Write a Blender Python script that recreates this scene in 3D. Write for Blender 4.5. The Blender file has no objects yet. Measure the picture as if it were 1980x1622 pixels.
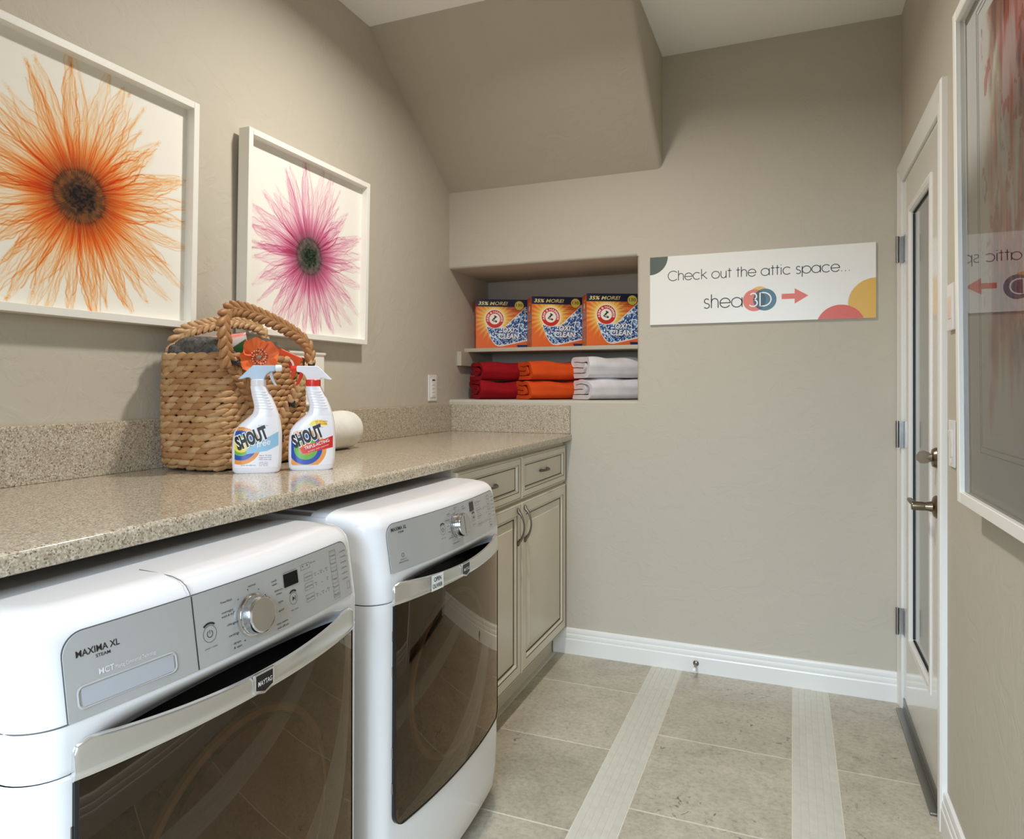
import bpy, bmesh, math, random
import numpy as np
from mathutils import Vector, Matrix
random.seed(7)
RNG = np.random.default_rng(11)
PI = math.pi
scene = bpy.context.scene
COL = scene.collection

# ------------------------------------------------------------------ camera
cam_d = bpy.data.cameras.new('camera')
cam_d.sensor_fit = 'HORIZONTAL'
cam_d.sensor_width = 36.0
cam_d.lens = 36.0 * 1341.3 / 1980.0
cam_d.shift_y = -62.7 / 1980.0
cam_d.clip_start = 0.02
cam = bpy.data.objects.new('camera', cam_d)
cam.location = (1.6144, -3.1457, 1.2553)
cam.rotation_euler = (PI / 2, 0, 0.384)
COL.objects.link(cam)
scene.camera = cam

# ------------------------------------------------------------------ world, exposure
world = bpy.data.worlds.new('world')
scene.world = world
world.use_nodes = True
world.node_tree.nodes['Background'].inputs[0].default_value = (0.75, 0.82, 1.0, 1)
world.node_tree.nodes['Background'].inputs[1].default_value = 0.6
vs = scene.view_settings
vs.view_transform = 'Standard'
vs.look = 'None'
vs.gamma = 1.0
vs.use_curve_mapping = False
vs.exposure = 0.10
scene.cycles.use_denoising = True
scene.cycles.max_bounces = 10
scene.cycles.diffuse_bounces = 6
scene.cycles.glossy_bounces = 5
scene.cycles.transparent_max_bounces = 10
scene.cycles.sample_clamp_indirect = 4.0
scene.cycles.caustics_reflective = False
scene.cycles.caustics_refractive = False

# added cool fill light, aimed down from a made-up window behind the camera
fill_d = bpy.data.lights.new('added_window_fill', 'AREA')
fill_d.shape = 'RECTANGLE'
fill_d.size, fill_d.size_y = 1.05, 1.50
fill_d.energy = 50
fill_d.spread = math.radians(95)
fill_d.color = (0.67, 0.83, 1.0)
fill_o = bpy.data.objects.new('added_window_fill', fill_d)
fill_o.location = (1.40, -4.66, 1.45)
fill_o.rotation_euler = (PI / 2 - math.radians(38), 0, 0)
COL.objects.link(fill_o)
DOWNLIGHTS = [(0.85, -1.28, 21.0), (0.90, -3.30, 7.0)]
DOWN_COLOR = (1.0, 0.95, 0.885)

W, H, YF = 2.0184, 2.74, -4.60          # room width, ceiling height, wall behind the camera

# ------------------------------------------------------------------ helpers
def lin(c):
    return tuple(((v / 255) / 12.92 if v / 255 <= 0.04045 else ((v / 255 + 0.055) / 1.055) ** 2.4) for v in c)

MATS = {}
def mat(name, rgb=(200, 200, 200), rough=0.5, metal=0.0, spec=0.5, coat=0.0, bump=None, noise=None, rand=0.0, emit=None):
    """bump=(scale, strength, distance)  noise=(scale, rgb2, contrast)  rand = per object value variation"""
    if name in MATS:
        return MATS[name]
    m = bpy.data.materials.new(name)
    m.use_nodes = True
    nt = m.node_tree
    b = nt.nodes['Principled BSDF']
    c = lin(rgb)
    b.inputs['Base Color'].default_value = (*c, 1)
    b.inputs['Roughness'].default_value = rough
    b.inputs['Metallic'].default_value = metal
    b.inputs['Specular IOR Level'].default_value = spec
    b.inputs['Coat Weight'].default_value = coat
    b.inputs['Coat Roughness'].default_value = 0.08
    tc = nt.nodes.new('ShaderNodeTexCoord')
    src = None
    if noise:
        n = nt.nodes.new('ShaderNodeTexNoise')
        n.inputs['Scale'].default_value = noise[0]
        n.inputs['Detail'].default_value = 6
        nt.links.new(tc.outputs['Object'], n.inputs['Vector'])
        r = nt.nodes.new('ShaderNodeMapRange')
        k = noise[2] if len(noise) > 2 else 0.2
        r.inputs[1].default_value = 0.5 - k
        r.inputs[2].default_value = 0.5 + k
        nt.links.new(n.outputs['Fac'], r.inputs[0])
        mx = nt.nodes.new('ShaderNodeMix')
        mx.data_type = 'RGBA'
        mx.inputs[6].default_value = (*c, 1)
        mx.inputs[7].default_value = (*lin(noise[1]), 1)
        nt.links.new(r.outputs[0], mx.inputs[0])
        src = mx.outputs[2]
    if rand:
        oi = nt.nodes.new('ShaderNodeObjectInfo')
        hs = nt.nodes.new('ShaderNodeHueSaturation')
        mr = nt.nodes.new('ShaderNodeMapRange')
        mr.inputs[3].default_value = 1 - rand
        mr.inputs[4].default_value = 1 + rand
        nt.links.new(oi.outputs['Random'], mr.inputs[0])
        nt.links.new(mr.outputs[0], hs.inputs['Value'])
        if src: nt.links.new(src, hs.inputs['Color'])
        else: hs.inputs['Color'].default_value = (*c, 1)
        src = hs.outputs[0]
    if src:
        nt.links.new(src, b.inputs['Base Color'])
    if bump:
        n = nt.nodes.new('ShaderNodeTexNoise')
        n.inputs['Scale'].default_value = bump[0]
        n.inputs['Detail'].default_value = 5
        nt.links.new(tc.outputs['Object'], n.inputs['Vector'])
        bp = nt.nodes.new('ShaderNodeBump')
        bp.inputs['Strength'].default_value = bump[1]
        bp.inputs['Distance'].default_value = bump[2]
        nt.links.new(n.outputs['Fac'], bp.inputs['Height'])
        nt.links.new(bp.outputs[0], b.inputs['Normal'])
    if emit:
        b.inputs['Emission Color'].default_value = (*lin(emit[0]), 1)
        b.inputs['Emission Strength'].default_value = emit[1]
    MATS[name] = m
    return m

def attr_mat(name, rough=0.6, spec=0.3):
    if name in MATS: return MATS[name]
    m = bpy.data.materials.new(name); m.use_nodes = True
    nt = m.node_tree; b = nt.nodes['Principled BSDF']
    a = nt.nodes.new('ShaderNodeAttribute'); a.attribute_name = 'Col'
    nt.links.new(a.outputs['Color'], b.inputs['Base Color'])
    b.inputs['Roughness'].default_value = rough
    b.inputs['Specular IOR Level'].default_value = spec
    MATS[name] = m
    return m

def glass_mat(name, tint, ior=1.5, rough=0.0, refl=(255, 255, 255), boost=1.0):
    """thin pane: tinted see-through plus mirror reflection by angle"""
    if name in MATS: return MATS[name]
    m = bpy.data.materials.new(name); m.use_nodes = True
    nt = m.node_tree
    nt.nodes.remove(nt.nodes['Principled BSDF'])
    out = nt.nodes['Material Output']
    tr = nt.nodes.new('ShaderNodeBsdfTransparent'); tr.inputs[0].default_value = (*tint, 1)
    gl = nt.nodes.new('ShaderNodeBsdfGlossy'); gl.inputs['Roughness'].default_value = rough
    gl.inputs['Color'].default_value = (*lin(refl), 1)
    fr = nt.nodes.new('ShaderNodeFresnel'); fr.inputs[0].default_value = ior
    mu = nt.nodes.new('ShaderNodeMath'); mu.operation = 'MULTIPLY'; mu.use_clamp = True; mu.inputs[1].default_value = boost
    mx = nt.nodes.new('ShaderNodeMixShader')
    nt.links.new(fr.outputs[0], mu.inputs[0]); nt.links.new(mu.outputs[0], mx.inputs[0])
    nt.links.new(tr.outputs[0], mx.inputs[1]); nt.links.new(gl.outputs[0], mx.inputs[2])
    nt.links.new(mx.outputs[0], out.inputs[0])
    MATS[name] = m
    return m

class MB:
    """collects shapes; build() links them as ONE mesh object"""
    def __init__(s): s.v = []; s.f = []; s.mi = []; s.cur = 0
    def add(s, verts, faces, mi=None):
        o = len(s.v); s.v.extend([tuple(p) for p in verts])
        for f in faces:
            s.f.append(tuple(i + o for i in f)); s.mi.append(s.cur if mi is None else mi)
        return s
    def box(s, x0, x1, y0, y1, z0, z1, bevel=0.0, seg=2, mi=None):
        if x0 > x1: x0, x1 = x1, x0
        if y0 > y1: y0, y1 = y1, y0
        if z0 > z1: z0, z1 = z1, z0
        bm = bmesh.new()
        bmesh.ops.create_cube(bm, size=1)
        for v in bm.verts:
            v.co = Vector(((x0 + x1) / 2 + v.co.x * (x1 - x0), (y0 + y1) / 2 + v.co.y * (y1 - y0), (z0 + z1) / 2 + v.co.z * (z1 - z0)))
        if bevel > 0:
            bmesh.ops.bevel(bm, geom=bm.edges[:], offset=min(bevel, .49 * min(x1 - x0, y1 - y0, z1 - z0)), segments=seg, profile=.5, affect='EDGES')
        bm.verts.index_update()
        s.add([v.co[:] for v in bm.verts], [[v.index for v in f.verts] for f in bm.faces], mi)
        bm.free(); return s
    def tube(s, pts, rad, n=8, cap=True, mi=None, flat=1.0, up=None):
        pts = [Vector(p) for p in pts]
        k = len(pts); rad = rad if isinstance(rad, (list, tuple)) else [rad] * k
        vs_, fs = [], []
        prev = None
        for i, p in enumerate(pts):
            t = (pts[min(i + 1, k - 1)] - pts[max(i - 1, 0)]).normalized()
            if prev is None:
                ref = Vector(up) if up else (Vector((0, 0, 1)) if abs(t.z) < .9 else Vector((1, 0, 0)))
                a = (ref - t * ref.dot(t)).normalized()
            else:
                a = (prev - t * prev.dot(t)).normalized()
            prev = a; b = t.cross(a)
            for j in range(n):
                th = 2 * PI * j / n
                vs_.append(p + (a * math.cos(th) * flat + b * math.sin(th)) * rad[i])
        for i in range(k - 1):
            for j in range(n):
                q = (j + 1) % n
                fs.append((i * n + j, i * n + q, (i + 1) * n + q, (i + 1) * n + j))
        if cap:
            fs.append(tuple(range(n - 1, -1, -1))); fs.append(tuple((k - 1) * n + j for j in range(n)))
        return s.add(vs_, fs, mi)
    def lathe(s, prof, n=24, M=None, mi=None):
        """prof [(r, h)] about local z; M maps to place"""
        M = M or Matrix(); vs_, fs = [], []; k = len(prof)
        for r, h in prof:
            for j in range(n):
                th = 2 * PI * j / n
                vs_.append(M @ Vector((r * math.cos(th), r * math.sin(th), h)))
        for i in range(k - 1):
            for j in range(n):
                q = (j + 1) % n
                fs.append((i * n + j, i * n + q, (i + 1) * n + q, (i + 1) * n + j))
        if prof[0][0] > 1e-6: fs.append(tuple(range(n - 1, -1, -1)))
        if prof[-1][0] > 1e-6: fs.append(tuple((k - 1) * n + j for j in range(n)))
        return s.add(vs_, fs, mi)
    def prism(s, poly, d0, d1, place, mi=None, mi_side=None):
        """poly [(a,b)] counter clockwise extruded between depths d0 < d1, place(a,b,d) -> xyz"""
        n = len(poly)
        vs_ = [place(a, b, d0) for a, b in poly] + [place(a, b, d1) for a, b in poly]
        o = len(s.v); s.v.extend([tuple(p) for p in vs_])
        def put(f, m): s.f.append(tuple(i + o for i in f)); s.mi.append(s.cur if m is None else m)
        put(range(n - 1, -1, -1), mi); put(range(n, 2 * n), mi)
        for i in range(n):
            q = (i + 1) % n
            put((i, q, n + q, n + i), mi_side if mi_side is not None else mi)
        return s
    def grid(s, fn, us, vs_, mi=None, closed_u=False, keep=None):
        nu, nv = len(us), len(vs_)
        pts = [fn(u, v) for v in vs_ for u in us]
        fs = []
        for j in range(nv - 1):
            for i in range(nu if closed_u else nu - 1):
                q = (i + 1) % nu
                fs.append((j * nu + i, j * nu + q, (j + 1) * nu + q, (j + 1) * nu + i))
        return s.add(pts, fs, mi)
    def build(s, name, mats, parent=None, smooth=True, world=True, sharp=35, wn=True, face=None):
        me = bpy.data.meshes.new(name)
        off = Vector((0, 0, 0))
        if parent is not None and world:
            p = parent
            while p.parent is not None: p = p.parent
            off = p.location.copy()
        me.from_pydata([(x - off.x, y - off.y, z - off.z) for x, y, z in s.v], [], s.f)
        mats = mats if isinstance(mats, (list, tuple)) else [mats]
        for m in mats: me.materials.append(m)
        me.polygons.foreach_set('material_index', s.mi)
        bm = bmesh.new(); bm.from_mesh(me)
        bmesh.ops.recalc_face_normals(bm, faces=bm.faces[:])
        if face is not None:
            bm.normal_update()
            if sum((f.normal * f.calc_area() for f in bm.faces), Vector((0, 0, 0))).dot(Vector(face)) < 0: bmesh.ops.reverse_faces(bm, faces=bm.faces[:])
        if smooth:
            lim = math.radians(sharp)
            for f in bm.faces: f.smooth = True
            for e in bm.edges:
                if len(e.link_faces) == 2:
                    e.smooth = e.calc_face_angle(0.0) < lim
        bm.to_mesh(me); bm.free()
        me.update()
        o = bpy.data.objects.new(name, me)
        COL.objects.link(o)
        if parent is not None: o.parent = parent
        if smooth and wn:
            w_ = o.modifiers.new('weighted_normal', 'WEIGHTED_NORMAL'); w_.keep_sharp = True
        return o

def tag(o, label=None, cat=None, group=None, kind=None):
    if label: o['label'] = label
    if cat: o['category'] = cat
    if group: o['group'] = group
    if kind: o['kind'] = kind
    return o

def thing(name, label, cat, loc=(0, 0, 0), rz=0.0, group=None):
    o = bpy.data.objects.new(name, None)
    o.empty_display_size = 0.05
    COL.objects.link(o)
    o.location = loc; o.rotation_euler = (0, 0, rz)
    return tag(o, label, cat, group)

def struct(name, label, cat, loc=(0, 0, 0)):
    o = thing(name, label, cat, loc); o['kind'] = 'structure'; return o

def text2d(s, bold=0.0, shear=0.0, space=1.0):
    """built-in font -> (verts Nx2, faces), left edge at 0, baseline at 0"""
    cu = bpy.data.curves.new('t', 'FONT'); cu.body = s; cu.size = 1.0
    cu.offset = bold; cu.shear = shear; cu.space_character = space; cu.resolution_u = 3
    ob = bpy.data.objects.new('t', cu)
    me = bpy.data.meshes.new_from_object(ob)
    v = [(p.co.x, p.co.y) for p in me.vertices]
    f = [tuple(p.vertices) for p in me.polygons]
    bpy.data.objects.remove(ob); bpy.data.curves.remove(cu); bpy.data.meshes.remove(me)
    x0 = min(p[0] for p in v); 
    return [(a - x0, b) for a, b in v], f

def put_text(mb, s, x, y, width, fn, height=None, bold=0.0, shear=0.0, space=1.0, rot=0.0, center=False, mi=None):
    """text of given width, baseline-left at (x, y) of the surface fn(a, b) -> xyz; height = cap height if given"""
    v, f = text2d(s, bold, shear, space)
    wd = max(p[0] for p in v); kx = width / wd
    ky = kx if height is None else height / 0.73
    c, sn = math.cos(rot), math.sin(rot)
    out = []
    for a, b in v:
        a2, b2 = a * kx - (width / 2 if center else 0), b * ky
        out.append(fn(x + a2 * c - b2 * sn, y + a2 * sn + b2 * c))
    mb.add(out, f, mi)

def disc(cx, cy, r, n=40, a0=0, a1=2 * PI):
    return [(cx + r * math.cos(a0 + (a1 - a0) * i / n), cy + r * math.sin(a0 + (a1 - a0) * i / n)) for i in range(n if abs(a1 - a0 - 2 * PI) < 1e-6 else n + 1)]

def clip_rect(poly, x0, x1, y0, y1):
    def cl(P, ins, cut):
        out = []
        for i in range(len(P)):
            a, b = P[i - 1], P[i]
            if ins(b):
                if not ins(a): out.append(cut(a, b))
                out.append(b)
            elif ins(a): out.append(cut(a, b))
        return out
    for ax, lim, sg in ((0, x0, 1), (0, x1, -1), (1, y0, 1), (1, y1, -1)):
        if not poly: return poly
        ins = lambda p: (p[ax] - lim) * sg >= 0
        def cut(a, b):
            t = (lim - a[ax]) / (b[ax] - a[ax]); return (a[0] + (b[0] - a[0]) * t, a[1] + (b[1] - a[1]) * t)
        poly = cl(poly, ins, cut)
    return poly

def sstep(e0, e1, x):
    t = np.clip((x - e0) / (e1 - e0 + 1e-12), 0, 1); return t * t * (3 - 2 * t)

def vnoise(nx, ny, fx, fy, seed):
    """smooth value noise on an ny x nx raster"""
    r = np.random.default_rng(seed); g = r.random((int(fy) + 3, int(fx) + 3))
    x = np.linspace(0, fx, nx); y = np.linspace(0, fy, ny)
    xi = x.astype(int); yi = y.astype(int)
    tx = x - xi; ty = y - yi; tx = tx * tx * (3 - 2 * tx); ty = ty * ty * (3 - 2 * ty)
    a = g[np.ix_(yi, xi)]; b = g[np.ix_(yi, xi + 1)]; c = g[np.ix_(yi + 1, xi)]; d = g[np.ix_(yi + 1, xi + 1)]
    tx = tx[None, :]; ty = ty[:, None]
    return (a * (1 - tx) + b * tx) * (1 - ty) + (c * (1 - tx) + d * tx) * ty

class Ink:
    """small raster that becomes a grid mesh with a colour per vertex (flat print)"""
    def __init__(s, nx, ny, w, h, bg):
        s.nx, s.ny, s.w, s.h = nx, ny, w, h
        s.X, s.Y = np.meshgrid(np.linspace(0, w, nx), np.linspace(0, h, ny))
        s.C = np.ones((ny, nx, 3)) * np.array(lin(bg)); s.px = w / nx
    def mix(s, mask, rgb):
        c = np.array(lin(rgb)) if not isinstance(rgb, np.ndarray) else rgb
        s.C = s.C * (1 - mask[..., None]) + c * mask[..., None]
    def sd(s, d): return np.clip(.5 - d / s.px, 0, 1)
    def disc(s, cx, cy, r, rgb, ey=1.0): s.mix(s.sd(np.hypot(s.X - cx, (s.Y - cy) / ey) - r), rgb)
    def ring(s, cx, cy, r0, r1, rgb, ey=1.0):
        d = np.hypot(s.X - cx, (s.Y - cy) / ey); s.mix(s.sd(np.maximum(d - r1, r0 - d)), rgb)
    def poly(s, pts, rgb, where=None):
        """even-odd fill, lightly anti-aliased"""
        m = np.zeros_like(s.X)
        for ox, oy in ((-.25, -.25), (.25, -.25), (-.25, .25), (.25, .25)):
            X, Y = s.X + ox * s.px, s.Y + oy * s.px
            ins = np.zeros(X.shape, bool)
            for i in range(len(pts)):
                (x1, y1), (x2, y2) = pts[i - 1], pts[i]
                if y1 == y2: continue
                ins ^= ((Y > min(y1, y2)) & (Y <= max(y1, y2)) & (X < (x2 - x1) * (Y - y1) / (y2 - y1) + x1))
            m += ins * .25
        if where is not None: m = m * where
        s.mix(m, rgb)
    def build(s, name, fn, material, parent, world=True):
        o = grid_print(name, s.C, [fn(a, b) for a, b in zip(s.X.ravel(), s.Y.ravel())], s.nx, s.ny, material, parent, world)
        return o

def grid_print(name, C, pts, nx, ny, material, parent, world=True):
    off = Vector((0, 0, 0))
    if world:
        p = parent
        while p.parent is not None: p = p.parent
        off = p.location
    P_ = np.array(pts, dtype=np.float64) - np.array(off[:])
    idx = np.arange(nx * ny).reshape(ny, nx)
    F = np.stack([idx[:-1, :-1], idx[:-1, 1:], idx[1:, 1:], idx[1:, :-1]], -1).reshape(-1, 4)
    me = bpy.data.meshes.new(name)
    me.vertices.add(len(P_)); me.vertices.foreach_set('co', P_.ravel())
    me.loops.add(F.size); me.loops.foreach_set('vertex_index', F.ravel())
    me.polygons.add(len(F)); me.polygons.foreach_set('loop_start', np.arange(0, F.size, 4)); 
    me.polygons.foreach_set('use_smooth', np.ones(len(F), bool))
    me.update(calc_edges=True)
    at = me.color_attributes.new('Col', 'FLOAT_COLOR', 'POINT')
    rgba = np.ones((ny * nx, 4)); rgba[:, :3] = np.clip(C.reshape(-1, 3), 0, 1)
    at.data.foreach_set('color', rgba.ravel().astype(np.float32))
    me.materials.append(material)
    o = bpy.data.objects.new(name, me); COL.objects.link(o); o.parent = parent
    return o

# ------------------------------------------------------------------ surface materials
def node_mat(name):
    m = bpy.data.materials.new(name); m.use_nodes = True
    return m, m.node_tree, m.node_tree.nodes['Principled BSDF']

def ramp(nt, fac, stops):
    r = nt.nodes.new('ShaderNodeValToRGB')
    el = r.color_ramp.elements
    while len(el) > 1: el.remove(el[0])
    el[0].position = stops[0][0]; el[0].color = (*lin(stops[0][1]), 1)
    for p, c in stops[1:]:
        e = el.new(p); e.color = (*lin(c), 1)
    nt.links.new(fac, r.inputs[0])
    return r.outputs[0]

def noise_node(nt, vec, scale, detail=4, rough=.5, dist=0.0):
    n = nt.nodes.new('ShaderNodeTexNoise')
    n.inputs['Scale'].default_value = scale; n.inputs['Detail'].default_value = detail
    n.inputs['Roughness'].default_value = rough; n.inputs['Distortion'].default_value = dist
    nt.links.new(vec, n.inputs['Vector']); return n

def mixc(nt, fac, a, b, mode='MIX'):
    x = nt.nodes.new('ShaderNodeMix'); x.data_type = 'RGBA'; x.blend_type = mode
    for s, k in ((fac, 0), (a, 6), (b, 7)):
        if hasattr(s, 'is_linked'): nt.links.new(s, x.inputs[k])
        elif k == 0: x.inputs[0].default_value = s
        else: x.inputs[k].default_value = (*lin(s), 1)
    return x.outputs[2]

def wall_paint(name, rgb, strength=.17):
    m, nt, b = node_mat(name)
    g = nt.nodes.new('ShaderNodeNewGeometry')
    n1 = noise_node(nt, g.outputs['Position'], 9, 5, .55, 1.4)
    n2 = noise_node(nt, g.outputs['Position'], 34, 3, .5, .6)
    rr = nt.nodes.new('ShaderNodeMapRange'); rr.inputs[1].default_value = .46; rr.inputs[2].default_value = .54
    nt.links.new(n1.outputs['Fac'], rr.inputs[0])
    mu = nt.nodes.new('ShaderNodeMath'); mu.operation = 'MULTIPLY_ADD'; mu.inputs[1].default_value = .35
    nt.links.new(n2.outputs['Fac'], mu.inputs[0]); nt.links.new(rr.outputs[0], mu.inputs[2])
    bp = nt.nodes.new('ShaderNodeBump'); bp.inputs['Strength'].default_value = strength; bp.inputs['Distance'].default_value = .003
    nt.links.new(mu.outputs[0], bp.inputs['Height']); nt.links.new(bp.outputs[0], b.inputs['Normal'])
    b.inputs['Base Color'].default_value = (*lin(rgb), 1)
    b.inputs['Roughness'].default_value = .62; b.inputs['Specular IOR Level'].default_value = .3
    return m

M_WALL = wall_paint('wall_paint', (191, 184, 169))
M_CEIL = wall_paint('ceiling_paint', (247, 246, 244), .1)
M_TRIM = mat('trim_paint', (232, 231, 227), .28, spec=.5)
M_DOOR = mat('door_paint', (226, 223, 212), .16, spec=.5, coat=.4)
M_GROUT = mat('grout', (214, 207, 192), .85, noise=(60, (204, 196, 180)))

def make_tile():
    m, nt, b = node_mat('limestone_tile')
    g = nt.nodes.new('ShaderNodeNewGeometry'); oi = nt.nodes.new('ShaderNodeObjectInfo')
    va = nt.nodes.new('ShaderNodeVectorMath'); va.operation = 'ADD'
    vm = nt.nodes.new('ShaderNodeVectorMath'); vm.operation = 'SCALE'; vm.inputs['Scale'].default_value = 17.0
    nt.links.new(oi.outputs['Random'], vm.inputs[0]); nt.links.new(g.outputs['Position'], va.inputs[0]); nt.links.new(vm.outputs[0], va.inputs[1])
    p = va.outputs[0]
    big = noise_node(nt, p, 4, 8, .68, .5)
    c = ramp(nt, big.outputs['Fac'], [(.28, (160, 155, 142)), (.45, (178, 173, 161)), (.62, (190, 185, 173)), (.8, (178, 169, 152))])
    fine = noise_node(nt, p, 70, 5, .7)
    c = mixc(nt, .42, c, ramp(nt, fine.outputs['Fac'], [(.3, (92, 86, 74)), (.5, (168, 160, 142)), (.75, (202, 196, 180))]), 'OVERLAY')
    vein = noise_node(nt, p, 16, 7, .65, 2.5)
    patch = noise_node(nt, p, 3.2, 2)
    rv = ramp(nt, vein.outputs['Fac'], [(.0, (255, 255, 255)), (.33, (255, 255, 255)), (.40, (0, 0, 0))])
    rp = ramp(nt, patch.outputs['Fac'], [(.42, (0, 0, 0)), (.66, (255, 255, 255))])
    mk = nt.nodes.new('ShaderNodeMath'); mk.operation = 'MULTIPLY'
    nt.links.new(rv, mk.inputs[0]); nt.links.new(rp, mk.inputs[1])
    c = mixc(nt, mk.outputs[0], c, (92, 87, 78))
    sp_ = noise_node(nt, p, 42, 3, .6, .8)
    rs_ = ramp(nt, sp_.outputs['Fac'], [(.0, (255, 255, 255)), (.24, (255, 255, 255)), (.28, (0, 0, 0))])
    c = mixc(nt, rs_, c, (82, 78, 72))
    hs = nt.nodes.new('ShaderNodeHueSaturation'); mr = nt.nodes.new('ShaderNodeMapRange')
    mr.inputs[3].default_value = .9; mr.inputs[4].default_value = 1.08
    nt.links.new(oi.outputs['Random'], mr.inputs[0]); nt.links.new(mr.outputs[0], hs.inputs['Value']); nt.links.new(c, hs.inputs['Color'])
    nt.links.new(hs.outputs[0], b.inputs['Base Color'])
    b.inputs['Roughness'].default_value = .3; b.inputs['Specular IOR Level'].default_value = .4
    return m
M_TILE = make_tile()
M_STICK = mat('mosaic_marble', (204, 202, 190), .32, noise=(30, (192, 189, 175), .25), rand=.035)

def make_quartz():
    m, nt, b = node_mat('speckled_quartz')
    g = nt.nodes.new('ShaderNodeNewGeometry'); p = g.outputs['Position']
    v = nt.nodes.new('ShaderNodeTexVoronoi'); v.inputs['Scale'].default_value = 340; nt.links.new(p, v.inputs['Vector'])
    sp = nt.nodes.new('ShaderNodeSeparateColor'); nt.links.new(v.outputs['Color'], sp.inputs[0])
    c = ramp(nt, sp.outputs[0], [(.0, (126, 110, 90)), (.08, (148, 133, 112)), (.16, (166, 153, 132)), (.5, (180, 168, 147)), (.8, (192, 182, 163)), (.95, (208, 200, 184))])
    v2 = nt.nodes.new('ShaderNodeTexVoronoi'); v2.inputs['Scale'].default_value = 190; nt.links.new(p, v2.inputs['Vector'])
    s2 = nt.nodes.new('ShaderNodeSeparateColor'); nt.links.new(v2.outputs['Color'], s2.inputs[0])
    f2 = ramp(nt, s2.outputs[1], [(.0, (0, 0, 0)), (.90, (0, 0, 0)), (.93, (160, 160, 160))])
    c = mixc(nt, f2, c, (140, 120, 97))
    v3 = nt.nodes.new('ShaderNodeTexVoronoi'); v3.inputs['Scale'].default_value = 430; nt.links.new(p, v3.inputs['Vector'])
    s3 = nt.nodes.new('ShaderNodeSeparateColor'); nt.links.new(v3.outputs['Color'], s3.inputs[0])
    f4 = ramp(nt, s3.outputs[1], [(.0, (0, 0, 0)), (.965, (0, 0, 0)), (.97, (220, 220, 220))])
    c = mixc(nt, f4, c, (70, 58, 48))
    nt.links.new(c, b.inputs['Base Color'])
    b.inputs['Roughness'].default_value = .13; b.inputs['Specular IOR Level'].default_value = .5
    return m
M_QUARTZ = make_quartz()
M_CAB = mat('glazed_cream_paint', (216, 207, 188), .36, noise=(7, (208, 197, 176), .3))
M_GLAZE = mat('brown_glaze', (84, 68, 50), .5)
M_PEWTER = mat('pewter', (118, 108, 96), .34, metal=.9)
M_NICKEL = mat('satin_nickel', (128, 114, 98), .3, metal=1.0)
M_STEEL = mat('brushed_steel', (146, 143, 139), .32, metal=1.0)
M_CHROME = mat('chrome', (225, 225, 228), .07, metal=1.0)
M_SILVER = mat('silver_paint', (222, 221, 218), .2, metal=.85)
M_PANEL = mat('silver_panel', (186, 187, 187), .25, metal=.25, coat=.4)
M_ENAMEL = mat('white_enamel', (233, 233, 235), .16, spec=.5, coat=.3)
M_PLASTIC = mat('white_plastic', (228, 227, 224), .3)
M_BLACK = mat('black_plastic', (14, 14, 15), .22)
M_BLACKM = mat('black_rubber', (12, 11, 11), .6)
M_INK = mat('dark_ink', (34, 33, 34), .5)
M_INKG = mat('grey_ink', (92, 92, 92), .5)
M_PALE = mat('pale_ink', (222, 222, 226), .5)
M_WHITEINK = mat('white_ink', (244, 244, 242), .45)
M_FRAME = mat('white_frame', (238, 236, 228), .3)
M_PANE = glass_mat('picture_glass', (.97, .98, .98), 1.5)
M_CLEAR = glass_mat('added_window_pane', (.97, .98, .98), 1.45)

# ------------------------------------------------------------------ room shell
NX, NZ0, NZ1, ND = 0.959, 1.193, 1.853, 0.487      # niche: right edge, floor, top, depth
OY0, OY1, OZ = -0.805, -0.075, 2.055                # door opening
def rounded(corner, p0, p1, r, n=5):
    """fillet between p0 -> corner -> p1 (2D)"""
    c = Vector(corner); a = (Vector(p0) - c).normalized() * r + c; b = (Vector(p1) - c).normalized() * r + c
    o = a + b - c
    out = []
    for i in range(n + 1):
        t = i / n * PI / 2
        out.append(tuple(o + (a - o) * math.cos(t) + (b - o) * math.sin(t)))
    return out

fl = struct('floor', 'limestone tile floor with pale mosaic stick bands', 'floor')
mb = MB().box(-.1, W + .1, YF - .1, .02, -.08, -.0008)
mb.build('grout_bed', M_GROUT, fl, smooth=False)
BANDS = [(.444, .575), (1.031, 1.160), (1.616, 1.749)]
COLS = [(-.0, .441, .0), (.578, 1.028, -.321), (1.163, 1.613, -.626), (1.752, W + .03, -.635)]
tile_cache = {}
def tile_box(name, x0, x1, y0, y1, m, z0=-.006, z1=0.0, bev=.0012):
    key = (round(x1 - x0, 4), round(y1 - y0, 4), name)
    if key not in tile_cache:
        t = MB().box(-(x1 - x0) / 2, (x1 - x0) / 2, -(y1 - y0) / 2, (y1 - y0) / 2, z0, z1, bev, 1)
        o = t.build(name, m, None, smooth=False); tile_cache[key] = o.data
    else:
        o = bpy.data.objects.new(name, tile_cache[key]); COL.objects.link(o)
    o.location = ((x0 + x1) / 2, (y0 + y1) / 2, 0); o.parent = fl
    return o
PER, J = .4715, .0042
for x0, x1, first in COLS:
    y = first if first < -.01 else -.32
    ys = [0.0 - .001]
    while y > YF:
        ys.append(y); y -= PER
    ys.append(YF)
    for a, b in zip(ys, ys[1:]):
        if a - b > .02: tile_box('floor_tile', x0, x1, b + J / 2, a - J / 2, M_TILE)
rs = random.Random(3)
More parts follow.
